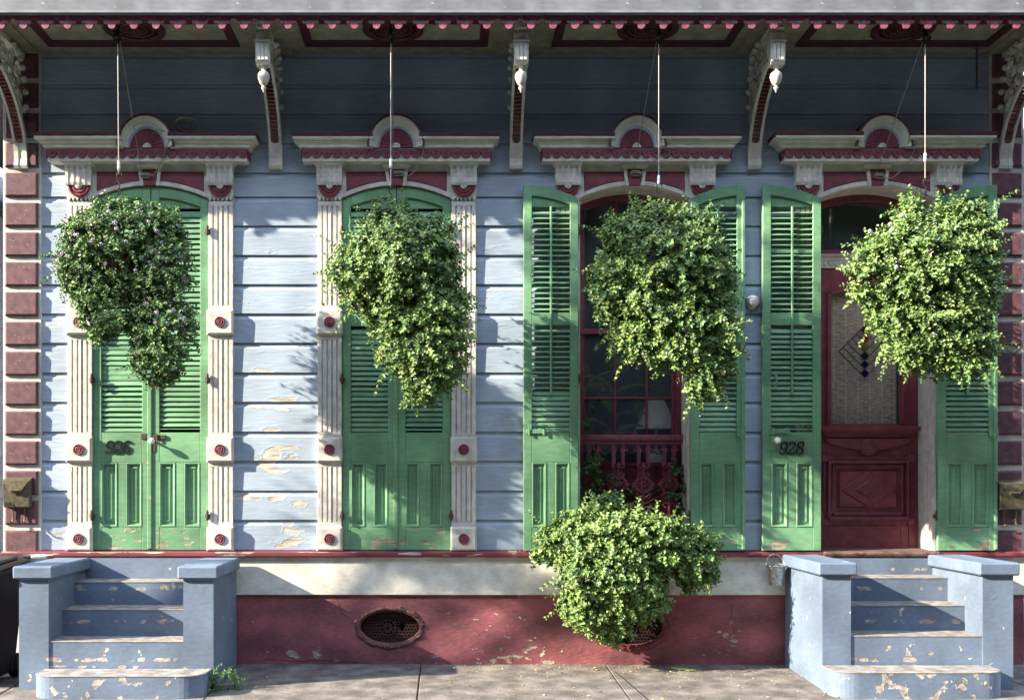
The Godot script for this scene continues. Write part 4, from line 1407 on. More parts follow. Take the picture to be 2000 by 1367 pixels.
func window_bay(b: Dictionary):
	reveal(b)
	var z := -0.27
	var a := U(b.o0) + 0.005
	var e := U(b.o1) - 0.005
	var st := S()
	var y_sill := Y(906, z)
	box(st, a, a + 0.045, V(1076), V(394), z - 0.05, z + 0.02, 0.003)
	box(st, e - 0.045, e, V(1076), V(394), z - 0.05, z + 0.02, 0.003)
	arch_frame(st, b, 12.0, z - 0.05, z + 0.018)
	box(st, a + 0.0455, e - 0.0455, V(1076), y_sill - 0.02, z - 0.05, z, 0.003)
	box(st, a + 0.0455, e - 0.0455, y_sill - 0.0195, y_sill + 0.01, z - 0.04, z + 0.03, 0.004)
	var o := done(st, H, "window", M.maroon)
	# sashes: the upper one stands in front of the lower
	var xs := [a + 0.046, X(1202, z), X(1264.5, z), e - 0.046]
	var y_meet := Y(647, z)
	var y_mid := Y(777, z)
	var y_top := V(376)
	st = S()
	box(st, xs[0], xs[3], y_meet - 0.022, y_meet + 0.022, z - 0.03, z + 0.006, 0.003)
	box(st, xs[0], xs[0] + 0.03, y_meet + 0.0225, y_top - 0.02, z - 0.03, z + 0.004, 0.002)
	box(st, xs[3] - 0.03, xs[3], y_meet + 0.0225, y_top - 0.02, z - 0.03, z + 0.004, 0.002)
	for i in [1, 2]: box(st, xs[i] - 0.011, xs[i] + 0.011, y_meet + 0.0225, y_top, z - 0.03, z + 0.002, 0.004)
	done(st, o, "upper_sash", M.maroon)
	st = S()
	box(st, xs[0], xs[0] + 0.03, y_sill + 0.0105, y_meet - 0.0225, z - 0.045, z - 0.012, 0.002)
	box(st, xs[3] - 0.03, xs[3], y_sill + 0.0105, y_meet - 0.0225, z - 0.045, z - 0.012, 0.002)
	box(st, xs[0] + 0.0305, xs[3] - 0.0305, y_mid - 0.010, y_mid + 0.010, z - 0.045, z - 0.014, 0.003)
	for i in [1, 2]:
		box(st, xs[i] - 0.010, xs[i] + 0.010, y_mid + 0.0105, y_meet - 0.0225, z - 0.045, z - 0.014, 0.003)
		box(st, xs[i] - 0.010, xs[i] + 0.010, y_sill + 0.0105, y_mid - 0.0105, z - 0.045, z - 0.014, 0.003)
	done(st, o, "lower_sash", M.maroon)
	for c in 3:
		for r in [[y_meet + 0.02, y_top, z - 0.016], [y_mid, y_meet - 0.02, z - 0.031], [y_sill + 0.01, y_mid, z - 0.031]]:
			st = S()
			box(st, xs[c] + 0.004, xs[c + 1] - 0.004, r[0], r[1], r[2] - 0.002, r[2] + 0.002)
			done(st, o, "pane", M.pane)
	# cast iron balcony across the foot
	var rz := -0.16
	st = S()
	along_x(st, pts([rz - 0.03, Y(861, rz), rz + 0.028, Y(861, rz), rz + 0.034, Y(857, rz), rz + 0.030, Y(852, rz), rz + 0.012, Y(849, rz), rz - 0.03, Y(850, rz)]), a + 0.008, e - 0.008)
	box(st, a + 0.008, e - 0.008, Y(868, rz), Y(861.5, rz), rz - 0.012, rz + 0.018, 0.003)
	box(st, a + 0.008, e - 0.008, Y(1052, rz), Y(1042, rz), rz - 0.012, rz + 0.014, 0.003)
	var rail := done(st, H, "window_railing", M.iron_maroon)
	var bal := S()
	var k := 1.0 / K * 1.017
	for s: float in [-1.0, 1.0]:
		ribbon(bal, pts([s * 10 * k, -0.01, s * 10 * k, -46 * k]), 0.022, -0.010, 0.010)
		ribbon(bal, pts([s * 6.5 * k, -10 * k, s * 6.5 * k, -44 * k]), 0.008, -0.006, 0.013)
		ribbon(bal, spiral(Vector2(s * 16 * k, -7 * k), 8 * k, 3 * k, PI / 2 - s * PI * 0.9, PI / 2 + s * PI * -2.1, 18), 0.016, -0.009, 0.009, Transform3D.IDENTITY, 0.012)
		ribbon(bal, spiral(Vector2(s * 8 * k, -16 * k), 6 * k, 2 * k, 0.0 if s > 0 else PI, s * 4.6 + (0.0 if s > 0 else PI), 14), 0.012, -0.008, 0.012)
		ribbon(bal, spiral(Vector2(s * 7 * k, -50 * k), 6 * k, 2 * k, PI / 2, PI / 2 - s * 4.5, 14), 0.012, -0.008, 0.010)
		ribbon(bal, spiral(Vector2(s * 7 * k, -68 * k), 5 * k, 2 * k, -PI / 2, -PI / 2 + s * 4.5, 12), 0.012, -0.008, 0.010)
		ribbon(bal, spiral(Vector2(s * 8 * k, -116 * k), 7 * k, 2.5 * k, PI / 2, PI / 2 - s * 4.8, 14), 0.012, -0.008, 0.010)
		ribbon(bal, spiral(Vector2(s * 7 * k, -134 * k), 6 * k, 2.5 * k, -PI / 2, -PI / 2 + s * 4.8, 14), 0.012, -0.008, 0.010)
		prism(bal, PackedVector2Array([Vector2(s * 16 * k, -84 * k), Vector2(s * 24 * k, -90 * k), Vector2(s * 16 * k, -96 * k)]), -0.006, 0.008)
	ribbon(bal, spiral(Vector2(0, -90 * k), 16.5 * k, 16.5 * k, 0, TAU, 24), 0.018, -0.010, 0.012)
	ribbon(bal, spiral(Vector2(0, -90 * k), 4.5 * k, 4.5 * k, 0, TAU, 12), 0.014, -0.008, 0.012)
	for i in 8:
		var a8 := TAU * i / 8
		ribbon(bal, spiral(Vector2(cos(a8), sin(a8)) * 10 * k + Vector2(0, -90 * k), 4.2 * k, 4.2 * k, 0, TAU, 8), 0.008, -0.008, 0.010)
	ribbon(bal, pts([0, -56 * k, 0, -74 * k]), 0.014, -0.008, 0.010)
	ribbon(bal, pts([0, -106 * k, 0, -178 * k]), 0.016, -0.010, 0.010)
	prism(bal, PackedVector2Array([Vector2(-4 * k, -48 * k), Vector2(0, -56 * k), Vector2(4 * k, -48 * k), Vector2(0, -40 * k)]), -0.006, 0.012)
	bal.generate_normals()
	var bm := bal.commit()
	for px in [1159.0, 1208.0, 1257.0, 1307.0]:
		var bo := put(rail, "baluster", bm, M.iron_maroon)
		bo.position = Vector3(X(px, rz), Y(866, rz), rz)
		bo.scale = Vector3(1.0, 0.89, 1.0)

func door_bay(b: Dictionary):
	reveal(b)
	var z := -0.27
	var a := U(b.o0) + 0.005
	var e := U(b.o1) - 0.005
	var yb := V(1076)
	var st := S()
	# frame and slab
	var gx0 := X(1622, z)
	var gx1 := X(1760, z)
	var gy0 := Y(828, z)
	var gsp := Y(578, z)
	var gap := Y(563, z)
	var y_ent0 := Y(524, z)
	var y_ent1 := Y(497, z)
	var y_tr := Y(489, z)
	box(st, a, gx0, yb, y_ent0, z - 0.05, z, 0.002)
	box(st, gx1, e, yb, y_ent0, z - 0.05, z, 0.002)
	box(st, gx0 + 0.0003, gx1 - 0.0003, yb, gy0, z - 0.05, z, 0.002)
	var p := PackedVector2Array()
	for i in 17:
		var t := i / 16.0
		p.append(Vector2(lerpf(gx0 + 0.0003, gx1 - 0.0003, t), gsp + (gap - gsp) * (1.0 - (2 * t - 1) * (2 * t - 1))))
	p.append(Vector2(gx1 - 0.0003, y_ent0))
	p.append(Vector2(gx0 + 0.0003, y_ent0))
	prism(st, p, z - 0.05, z, 0.002)
	var o := done(st, H, "door", M.maroon)
	# moulding round the light
	st = S()
	var ln := PackedVector2Array([Vector2(gx0 - 0.012, gy0)])
	for i in 17:
		var t := i / 16.0
		ln.append(Vector2(lerpf(gx0 - 0.012, gx1 + 0.012, t), gsp + 0.012 + (gap - gsp) * (1.0 - (2 * t - 1) * (2 * t - 1))))
	ln.append(Vector2(gx1 + 0.012, gy0))
	ribbon(st, ln, 0.03, z + 0.0003, z + 0.022)
	var ln2 := PackedVector2Array()
	for q in ln: ln2.append(Vector2(lerpf(q.x, (gx0 + gx1) / 2, -0.055), q.y + (0.018 if q.y > gsp else 0.0)))
	ribbon(st, ln2, 0.014, z + 0.0003, z + 0.012)
	box(st, e - 0.085, e - 0.076, yb + 0.02, y_ent0 - 0.02, z + 0.0003, z + 0.010, 0.002)
	done(st, o, "light_moulding", M.maroon)
	st = S()
	box(st, gx0 - 0.005, gx1 + 0.005, gy0 - 0.005, gap + 0.02, z - 0.032, z - 0.027)
	done(st, o, "pane", M.pane)
	st = S()
	box(st, gx0 - 0.005, gx1 - 0.012, gy0 - 0.01, gap + 0.03, z - 0.075, z - 0.062)
	done(st, o, "woven_blind", M.blind)
	# leaded diamond with coloured squares
	var c := Vector2(X(1692, z), Y(686, z))
	var R := 51.0 * 0.972 / K * 1.058
	var zz := z - 0.0265
	st = S()
	var w := 0.008
	ribbon(st, PackedVector2Array([c + Vector2(0, R), c + Vector2(R, 0), c + Vector2(0, -R), c + Vector2(-R, 0), c + Vector2(0, R)]), w, zz, zz + 0.006)
	for i in 5:
		var yv := R - (i + 1.0) * R / 3.0
		var s := (R - yv) / 2.0
		if yv <= -R + 0.02: break
		ribbon(st, PackedVector2Array([c + Vector2(-s, yv + s), c + Vector2(0, yv), c + Vector2(s, yv + s)]), w * 0.8, zz, zz + 0.006)
	done(st, o, "lead_came", M.lead)
	var hs := R / 6.0
	for i in 6:
		var cy := c.y + R - hs * (2 * i + 1)
		st = S()
		prism(st, PackedVector2Array([Vector2(c.x - hs, cy), Vector2(c.x, cy - hs), Vector2(c.x + hs, cy), Vector2(c.x, cy + hs)]), zz - 0.0001, zz + 0.004)
		done(st, o, "coloured_glass", [M.glass_ruby, M.glass_pink, M.glass_olive, M.glass_green, M.glass_navy, M.glass_navy][i])
	# shelf and apron
	var cx := X(1694, z)
	st = S()
	mould(st, [Vector2(0.0, Y(856, z)), Vector2(0.012, Y(854, z)), Vector2(0.016, Y(848, z)), Vector2(0.050, Y(842, z)), Vector2(0.066, Y(838, z)), Vector2(0.066, Y(834, z)), Vector2(0.030, Y(832, z))], X(1614, z), X(1778, z), z - 0.01, z)
	done(st, o, "shelf", M.maroon)
	st = S()
	p = PackedVector2Array([Vector2(X(1778, z), Y(856.5, z)), Vector2(X(1612, z), Y(856.5, z))])
	var half := 83.0
	for i in 45:
		var t := i / 44.0 * 2.0 - 1.0
		var drop := 4.0 + 20.0 * (1.0 - absf(t)) ** 0.6 + 2.0 * absf(sin(t * 26.0))
		if absf(t) < 0.17: drop = 25.0 + sqrt(maxf(0.0, 1.0 - (t / 0.17) ** 2)) * 9.0
		p.append(Vector2(X(1695 + t * half, z), Y(856.5 + drop, z)))
	prism(st, p, z + 0.0003, z + 0.028, 0.004)
	done(st, o, "apron", M.maroon)
	rosette(o, Vector3(cx, Y(871, z), z + 0.027), 0.062)
	# lower panel
	st = S()
	var outer := [[1610.0, 1779.0, 1019.0, 895.0, 0.024], [1618.0, 1771.0, 1012.0, 902.0, 0.044], [1628.0, 1761.0, 1003.0, 911.0, 0.020]]
	for q in outer:
		var r := rect(X(q[0], z), X(q[1], z), Y(q[2], z), Y(q[3], z))
		r.append(r[0])
		ribbon(st, r, 0.034, z + 0.0003, z + q[4])
	for q in [[1610, 895], [1779, 895], [1610, 1019], [1779, 1019]]:
		box(st, X(q[0], z) - 0.032, X(q[0], z) + 0.032, Y(q[1], z) - 0.032, Y(q[1], z) + 0.032, z + 0.0003, z + 0.034, 0.006)
	box(st, X(1637, z), X(1752, z), Y(992, z), Y(920, z), z + 0.0003, z + 0.022, 0.012)
	prism(st, PackedVector2Array([Vector2(X(1638, z), Y(956, z)), Vector2(cx, Y(991, z)), Vector2(X(1751, z), Y(956, z)), Vector2(cx, Y(921, z))]), z + 0.0221, z + 0.034, 0.010)
	prism(st, PackedVector2Array([Vector2(X(1666, z), Y(956, z)), Vector2(cx, Y(974, z)), Vector2(X(1723, z), Y(956, z)), Vector2(cx, Y(938, z))]), z + 0.0341, z + 0.046, 0.012)
	done(st, o, "lower_panel", M.maroon)
	# transom light and its shelf
	st = S()
	arch_frame(st, b, 13.0, z - 0.05, z + 0.01)
	box(st, a, e, y_ent1 + 0.0003, y_tr, z - 0.05, z + 0.012, 0.003)
	box(st, a, a + 0.022, y_tr + 0.0003, V(394), z - 0.05, z + 0.008, 0.003)
	box(st, e - 0.022, e, y_tr + 0.0003, V(394), z - 0.05, z + 0.008, 0.003)
	var tr := done(st, H, "transom", M.maroon)
	st = S()
	box(st, a + 0.02, e - 0.02, y_tr, V(372), z - 0.03, z - 0.026)
	done(st, tr, "pane", M.pane)
	st = S()
	along_x(st, pts([z - 0.05, y_ent0 + 0.0003, z + 0.016, y_ent0 + 0.0003, z + 0.016, Y(512, z), z + 0.026, Y(509, z), z + 0.030, Y(505, z), z + 0.048, Y(501, z), z + 0.050, Y(498, z), z - 0.05, y_ent1]), a, e)
	var n := 22
	for i in n:
		var xa := lerpf(a, e, float(i) / n)
		var xb := lerpf(a, e, (i + 1.0) / n)
		prism(st, PackedVector2Array([Vector2(xa + 0.002, Y(514, z)), Vector2((xa + xb) / 2, Y(521, z)), Vector2(xb - 0.002, Y(514, z))]), z + 0.0161, z + 0.024, 0.002)
	done(st, tr, "scalloped_shelf", M.cream)
	st = S()
	along_x(st, pts([-0.36, V(1085), 0.10, V(1085), 0.108, V(1080), 0.10, V(1076), -0.2, V(1074), -0.36, V(1074)]), U(1602), U(1825), 0.004)
	done(st, H, "door_sill", M.weathered_wood)
	# the hall behind the transom and blind
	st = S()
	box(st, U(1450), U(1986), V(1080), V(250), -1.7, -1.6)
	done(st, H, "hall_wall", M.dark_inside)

# =====================================================================================  front steps
func wdone(st: SurfaceTool, parent: Node3D, word: String, m: Material) -> MeshInstance3D:   # st holds places in the street, parent stands at its own base
	var o := done(st, parent, word, m)
	o.position = -parent.position
	return o

func slab(st: SurfaceTool, p: PackedVector2Array, y0: float, y1: float, bev := 0.0):   # x, z outline
	var q := PackedVector2Array()
	for v in p: q.append(Vector2(v.x, -v.y))
	prism(st, q, y0, y1, bev, Transform3D(Basis(Vector3(1, 0, 0), Vector3(0, 0, -1), Vector3(0, 1, 0)), Vector3.ZERO))

func round_block(x0: float, x1: float, z0: float, z1: float, r: float) -> PackedVector2Array:
	var p := PackedVector2Array([Vector2(x0, z0)])
	for i in 9:
		var a := PI + PI / 2 * i / 8.0
		p.append(Vector2(x0 + r + cos(a) * r, z1 - r * 0.8 - sin(a) * r * 0.8))
	for i in 9:
		var a := PI / 2 - PI / 2 * i / 8.0
		p.append(Vector2(x1 - r + cos(a) * r, z1 - r * 0.8 + sin(a) * r * 0.8))
	p.append(Vector2(x1, z0))
	return p

func stoops():
	stoop("flight of blue painted plaster steps with capped side walls below house number 926", [122.0, 174.0, 410.0, 463.0], [168.0, 459.0], [0.130, 0.337, 0.547, 0.737], 0.911, 0.906)
	stoop("flight of blue painted plaster steps with capped side walls below the maroon door", [1531.0, 1581.0, 1812.0, 1865.5], [1529.0, 1821.0], [0.156, 0.380, 0.579, 0.770], 0.938, 0.906)

func stoop(label: String, xs: Array, sx: Array, tops: Array, cap_y: float, back_y: float):
	var o := thing("front_steps", label, "steps", Vector3(U((xs[0] + xs[3]) / 2), -0.02, 0.6), "painted front steps")
	for s in 2:
		var a := U(xs[0 if s == 0 else 2])
		var b := U(xs[1 if s == 0 else 3])
		var st := S()
		slab(st, rect(a, b, 0.046, 0.95), -0.1, cap_y - 0.0975, 0.0)
		wdone(st, o, "side_wall", M.stoop_blue)
		st = S()
		soft_box(st, Vector3(b - a + 0.078, 0.098, 0.895), 0.012, Transform3D(Basis.IDENTITY, Vector3((a + b) / 2, cap_y - 0.049, 0.535)))
		wdone(st, o, "cap", M.stoop_blue)
	var a := U(xs[1]) + 0.0005
	var b := U(xs[2]) - 0.0005
	var fr := [0.0, 0.94, 0.665, 0.375]
	for i in 4:
		var st := S()
		var t := S()
		var y: float = tops[i]
		if i == 0:
			slab(st, round_block(U(sx[0]), U(sx[1]), 0.951, 1.25, 0.17), -0.12, y - 0.006)
			slab(t, round_block(U(sx[0]) - 0.004, U(sx[1]) + 0.004, 0.951, 1.254, 0.17), y - 0.0059, y, 0.005)
		else:
			slab(st, rect(a, b, 0.10, fr[i]), tops[i - 1] - 0.02 if i > 1 else -0.05, y - 0.006)
			slab(t, rect(a, b, 0.101, fr[i] + 0.004), y - 0.0059, y, 0.005)
		var step := wdone(st, o, "step", M.stoop_blue)
		done(t, step, "tread", M.tread)
	var st := S()
	slab(st, rect(a, b, 0.05, 0.0995), 0.4, back_y)
	wdone(st, o, "top_riser", M.stoop_blue)

# =====================================================================================  plants
func leaf_mesh(long: float, wide: float, fold := 0.16) -> ArrayMesh:
	var st := SurfaceTool.new()
	st.begin(Mesh.PRIMITIVE_TRIANGLES)
	st.set_smooth_group(-1)
	var b := Vector3.ZERO
	var m1 := Vector3(0, long * 0.42, long * 0.03)
	var tip := Vector3(0, long, -long * 0.10)
	var l1 := Vector3(-wide * 0.5, long * 0.38, long * fold)
	var r1 := Vector3(wide * 0.5, long * 0.38, long * fold)
	var l2 := Vector3(-wide * 0.34, long * 0.70, long * fold * 0.6)
	var r2 := Vector3(wide * 0.34, long * 0.70, long * fold * 0.6)
	tri(st, b, m1, l1); tri(st, b, r1, m1)
	tri(st, m1, tip, l2); tri(st, m1, l2, l1)
	tri(st, m1, r2, tip); tri(st, m1, r1, r2)
	st.generate_normals()
	return st.commit()

func turned_basis(dir: Vector3, nrm: Vector3, s: float) -> Basis:
	var z := (nrm - dir * nrm.dot(dir))
	if z.length() < 1e-4: z = dir.cross(Vector3(0.3, 0.2, 0.9))
	z = z.normalized()
	return Basis(dir.cross(z) * s, dir * s, z * s)

func rnd3() -> Vector3:
	return Vector3(rng.randfn(), rng.randfn(), rng.randfn())

# blobs: [centre, radii]. A shell of leafy sprigs grows over them.
func foliage(o: Node3D, blobs: Array, sprigs: int, mesh: ArrayMesh, m: Material, pairs: Vector2i, reach: float, tone: Color, stray := 0.03, back_z := -99.0) -> MultiMeshInstance3D:
	var nz := FastNoiseLite.new()
	nz.seed = rng.randi() % 1000
	nz.frequency = 2.6
	nz.fractal_octaves = 3
	var weights := []
	var total := 0.0
	for b in blobs:
		var r: Vector3 = b[1]
		total += r.x * r.y + r.y * r.z + r.x * r.z
		weights.append(total)
	var where := []
	var tint := []
	var tries := 0
	var made := 0
	while made < sprigs and tries < sprigs * 8:
		tries += 1
		var pick := rng.randf() * total
		var bi := 0
		while weights[bi] < pick: bi += 1
		var c: Vector3 = blobs[bi][0]
		var r: Vector3 = blobs[bi][1]
		var d := rnd3().normalized()
		if d.z < -0.35 and rng.randf() < 0.6: continue
		var inner := rng.randf() < 0.30
		var lump := nz.get_noise_3dv((c + d * r) * 1.0)
		var k := 0.90 + 0.46 * lump
		if inner: k *= rng.randf_range(0.55, 0.9)
		var p := c + d * r * k
		var skip := p.z < back_z
		if not inner:
			if lump < -0.36 and rng.randf() < 0.7: skip = true      # hollows
			for j in blobs.size():
				if j == bi: continue
				var q: Vector3 = (p - blobs[j][0]) / (blobs[j][1] as Vector3)
				if q.length() < 0.78:
					skip = true
					break
		if skip: continue
		made += 1
		var out := (d / r).normalized()
		var lift := 0.45 if d.y > 0.0 else -0.45
		var axis := (out * 0.8 + Vector3(0, lift, 0) + rnd3() * 0.38).normalized()
		var n := rng.randi_range(pairs.x, pairs.y)
		var step := reach / pairs.y * rng.randf_range(0.7, 1.35)
		if rng.randf() < stray and not inner:
			n += rng.randi_range(3, 8)
			axis = (axis + out * 0.6).normalized()
		var side := axis.cross(rnd3()).normalized()
		var base := rng.randf_range(0.72, 1.22)
		var yellow := rng.randf_range(-0.1, 0.14)
		for i in n:
			var f := float(i) / n
			p += axis * step
			axis = (axis + Vector3(0, -0.06, 0) + rnd3() * 0.07).normalized()
			side = (axis.cross(side)).normalized()
			for s: float in [-1.0, 1.0]:
				var ld := (side * s * 0.95 + axis * (0.35 + 0.5 * f) + Vector3(0, -0.12, 0) + rnd3() * 0.18).normalized()
				var nn := out * 0.55 + Vector3(-0.22, 0.42, 0.24) + axis * 0.2 + rnd3() * 0.30
				var size := (1.08 - 0.5 * f) * rng.randf_range(0.75, 1.15)
				where.append(Transform3D(turned_basis(ld, nn, size), p - o.position))
				var v := base * rng.randf_range(0.85, 1.15)
				tint.append(Color(tone.r * v * (1.0 + yellow), tone.g * v, tone.b * v * (1.0 - yellow)))
	var mm := MultiMesh.new()
	mm.transform_format = MultiMesh.TRANSFORM_3D
	mm.use_colors = true
	mm.mesh = mesh
	mm.instance_count = where.size()
	for i in where.size():
		mm.set_instance_transform(i, where[i])
		mm.set_instance_color(i, tint[i])
	var mi := MultiMeshInstance3D.new()
	mi.name = called(o, "foliage")
	mi.multimesh = mm
	mi.material_override = m
	mi.set_meta("kind", "stuff")
	o.add_child(mi, true)
	return mi

func blobs_at(list: Array, d: float, squash := 0.66, deepest := 0.26) -> Array:
	var out := []
	for b in list:
		var rx: float = b[2] * 0.90 / K * (CAM_Z - d) / CAM_Z
		var ry: float = b[3] * 0.90 / K * (CAM_Z - d) / CAM_Z
		var dz: float = b[4] if b.size() > 4 else 0.0
		out.append([Vector3(X(b[0], d), Y(b[1], d), d + dz), Vector3(rx, ry, minf(deepest, minf(rx, ry * 1.4) * squash))])
	return out

func stems(o: Node3D, from: Vector3, blobs: Array, count: int, m: Material, r := 0.0028):
	var st := S()
	for i in count:
		var b: Array = blobs[rng.randi() % blobs.size()]
		var d := rnd3().normalized()
		if d.z < 0.0: d.z = -d.z
		var e: Vector3 = b[0] + d * (b[1] as Vector3) * rng.randf_range(0.85, 1.02)
		var s := from + Vector3(rng.randf_range(-0.12, 0.12), rng.randf_range(-0.02, 0.05), rng.randf_range(-0.1, 0.12))
		var mid := (s + e) / 2 + Vector3(0, 0.10, 0.02) + rnd3() * 0.03
		var line := []
		for k in 7:
			var t := k / 6.0
			line.append(s.lerp(mid, t).lerp(mid.lerp(e, t), t))
		tube(st, line, r, 5, r * 0.5)
	wdone(st, o, "stems", m)

func blossom_mesh() -> ArrayMesh:
	var st := S()
	for i in 9:
		var a := TAU * i / 8.0
		var p := Vector3(cos(a) * 0.011, sin(a) * 0.011, 0.004) if i < 8 else Vector3(0, 0, 0.010)
		var n := (p + Vector3(0, 0, 0.006)).normalized()
		var u := n.cross(Vector3(0.2, 1, 0.1)).normalized() * 0.0062
		var w := n.cross(u.normalized()) * 0.0062
		quad(st, p + u, p + w + n * 0.002, p - u, p - w + n * 0.002)
	st.generate_normals()
	return st.commit()

func hanger(o: Node3D, px: float, hook_y: float, hook_e: float, d: float, c: Vector3):
	# S-hook and three chains down to the pot
	var st := S()
	var x := X(px, d)
	var ya := Y(hook_y, d)
	var yb := Y(hook_e, d)
	var h := ya - yb
	var line := []
	for i in 9:
		var a := PI * 0.95 - PI * 1.15 * i / 8.0
		line.append(Vector3(x + 0.006 + cos(a) * 0.020, ya - 0.004 + sin(a) * 0.018, d))
	line.reverse()
	line.append(Vector3(x - 0.012, ya - h * 0.45, d))
	line.append(Vector3(x + 0.008, ya - h * 0.75, d))
	line.append(Vector3(x + 0.004, yb, d))
	tube(st, line, 0.0045, 6)
	wdone(st, o, "hook", M.iron_black)
	for k in 3:
		st = S()
		var a := TAU * k / 3 + 0.5
		var e := c + Vector3(cos(a) * 0.15, 0.04, sin(a) * 0.15)
		var s := Vector3(x + 0.004, yb, d)
		var n := int((e - s).length() / 0.022)
		for i in n:
			var p := s.lerp(e, (i + 0.5) / n)
			var dir := (e - s).normalized()
			var side := dir.cross(Vector3(0.2, 0.1, 1.0) if i % 2 == 0 else Vector3(1, 0.1, 0.2)).normalized()
			var ring := []
			for q in 7:
				var t := TAU * q / 6
				ring.append(p + dir * cos(t) * 0.014 + side * sin(t) * 0.006)
			tube(st, ring, 0.0020, 4)
		wdone(st, o, "chain", M.iron_black)
	st = S()
	lathe(st, [Vector2(0, -0.13), Vector2(0.08, -0.12), Vector2(0.13, -0.06), Vector2(0.155, 0.03), Vector2(0.165, 0.04), Vector2(0.155, 0.05), Vector2(0.14, 0.03), Vector2(0, 0.02)], 18, Transform3D(Basis.IDENTITY, c))
	wdone(st, o, "pot", M.terracotta)

const HANG := 0.74

func plants():
	var small := leaf_mesh(0.038, 0.026)
	var mid := leaf_mesh(0.040, 0.030)
	var big := leaf_mesh(0.045, 0.035)
	# -- lantana
	var bl := blobs_at([[238, 462, 112, 62], [160, 508, 48, 66], [312, 520, 55, 92], [250, 520, 95, 60, -0.04], [208, 605, 50, 62], [322, 620, 52, 85], [290, 640, 38, 60], [306, 705, 48, 44], [180, 560, 40, 50]], HANG)
	var c := Vector3(X(235, HANG), Y(520, HANG), HANG)
	var o := thing("hanging_basket", "hanging basket of trailing green foliage dotted with purple flower clusters", "hanging plant", c, "hanging baskets along the front")
	hanger(o, 231, 340, 365, HANG, c)
	stems(o, c, bl, 60, M.stem)
	foliage(o, bl, 3600, small, M.leaf_dark, Vector2i(2, 5), 0.085, Color(0.95, 0.95, 0.88), 0.04)
	var bm := blossom_mesh()
	var placed := 0
	while placed < 150:
		var b: Array = bl[[0, 0, 1, 1, 2, 2, 3, 5, 6][rng.randi() % 9]]
		var d := rnd3().normalized()
		if d.z < -0.1: continue
		var p: Vector3 = b[0] + d * (b[1] as Vector3) * rng.randf_range(1.06, 1.24)
		var inside := false
		for q in bl:
			if ((p - q[0]) / (q[1] as Vector3)).length() < 0.98: inside = true
		if inside: continue
		if p.y < Y(640, HANG) and rng.randf() < 0.5: continue
		var f := put(o, "flower_cluster", bm, M.bloom)
		f.transform = Transform3D(turned_basis(d.cross(Vector3(0.3, 0.8, 0.1)).normalized(), d + Vector3(0, 0.2, 0.3), rng.randf_range(0.8, 1.35)), p - c)
		placed += 1
	# -- the three all-green ones
	var sets := [
		[[[775, 505, 112, 78], [700, 530, 50, 60], [850, 560, 52, 85], [800, 590, 95, 80, -0.03], [815, 660, 72, 75], [850, 690, 52, 70], [835, 738, 42, 38], [770, 450, 55, 28], [722, 580, 40, 40]], 763.0, 366.0, 386.0, "hanging basket of dense green foliage drooping before the second closed shutters"],
		[[[1290, 505, 125, 85], [1195, 555, 45, 70], [1390, 560, 42, 105], [1290, 570, 105, 80, -0.03], [1345, 650, 82, 75], [1385, 690, 45, 55], [1370, 740, 38, 36], [1240, 625, 50, 48], [1283, 430, 24, 32], [1350, 455, 45, 25], [1275, 665, 45, 45]], 1287.0, 362.0, 388.0, "hanging basket of bright green foliage with bare trailing stems before the tall window"],
		[[[1812, 505, 130, 88], [1715, 550, 45, 55], [1905, 560, 42, 118], [1820, 570, 105, 80, -0.03], [1840, 650, 88, 60], [1890, 690, 48, 40], [1780, 680, 32, 34], [1773, 415, 12, 34], [1885, 430, 42, 24], [1745, 600, 45, 50], [1920, 470, 30, 40]], 1808.0, 352.0, 372.0, "hanging basket of broad bright green foliage before the maroon door"],
	]
	for s in sets:
		bl = blobs_at(s[0], HANG)
		c = Vector3(X(s[1] + 5, HANG), Y(545, HANG), HANG)
		o = thing("hanging_basket", s[4], "hanging plant", c, "hanging baskets along the front")
		hanger(o, s[1], s[2], s[3], HANG, c)
		stems(o, c, bl, 80, M.stem)
		foliage(o, bl, 4500, mid, M.leaf, Vector2i(2, 5), 0.10, Color(1.0, 1.0, 0.95), 0.085)
	placed = 0
	for q in [[1740, 438], [1742, 450], [1752, 522], [1762, 420], [1700, 452]]:
		var f := put(o, "flower_cluster", bm, M.bloom)
		f.transform = Transform3D(Basis.from_scale(Vector3.ONE * 1.1), Vector3(X(q[0], 1.08), Y(q[1], 1.08), 1.08) - c)
	# -- the shrub at the foot of the window
	var wl := [[1225, 1064, 122, 54, 0.02], [1118, 1060, 58, 44, 0.0], [1066, 1074, 30, 16, 0.0], [1180, 1132, 94, 72, 0.05], [1155, 1180, 62, 46, 0.04], [1180, 1213, 46, 28, 0.02], [1255, 1160, 46, 46, 0.0], [1340, 1070, 56, 38, 0.0], [1358, 1108, 38, 34, 0.0], [1182, 1006, 36, 24, -0.10], [1128, 1024, 30, 20, -0.04]]
	bl = blobs_at(wl, 0.30, 0.62, 0.26)
	c = Vector3(X(1225, 0.30), Y(1060, 0.30), 0.30)
	o = thing("window_shrub", "bushy light green shrub spilling over the sill below the tall window", "shrub", c)
	stems(o, c, bl, 60, M.stem)
	foliage(o, bl, 3600, big, M.leaf, Vector2i(2, 5), 0.10, Color(1.02, 1.02, 0.95), 0.05, 0.06)
	var st := S()
	soft_box(st, Vector3(0.8, 0.2, 0.22), 0.01, Transform3D(Basis.IDENTITY, Vector3(X(1235, 0.2), V(1075) + 0.1, 0.13)))
	wdone(st, o, "planter_box", M.maroon_dark)
	# -- vine on the railing
	var vl := [[1148, 930, 16, 50], [1165, 905, 18, 16], [1180, 955, 26, 20], [1147, 815, 14, 24], [1322, 935, 9, 30], [1326, 975, 14, 20], [1220, 975, 24, 12]]
	bl = blobs_at(vl, -0.10, 0.7, 0.07)
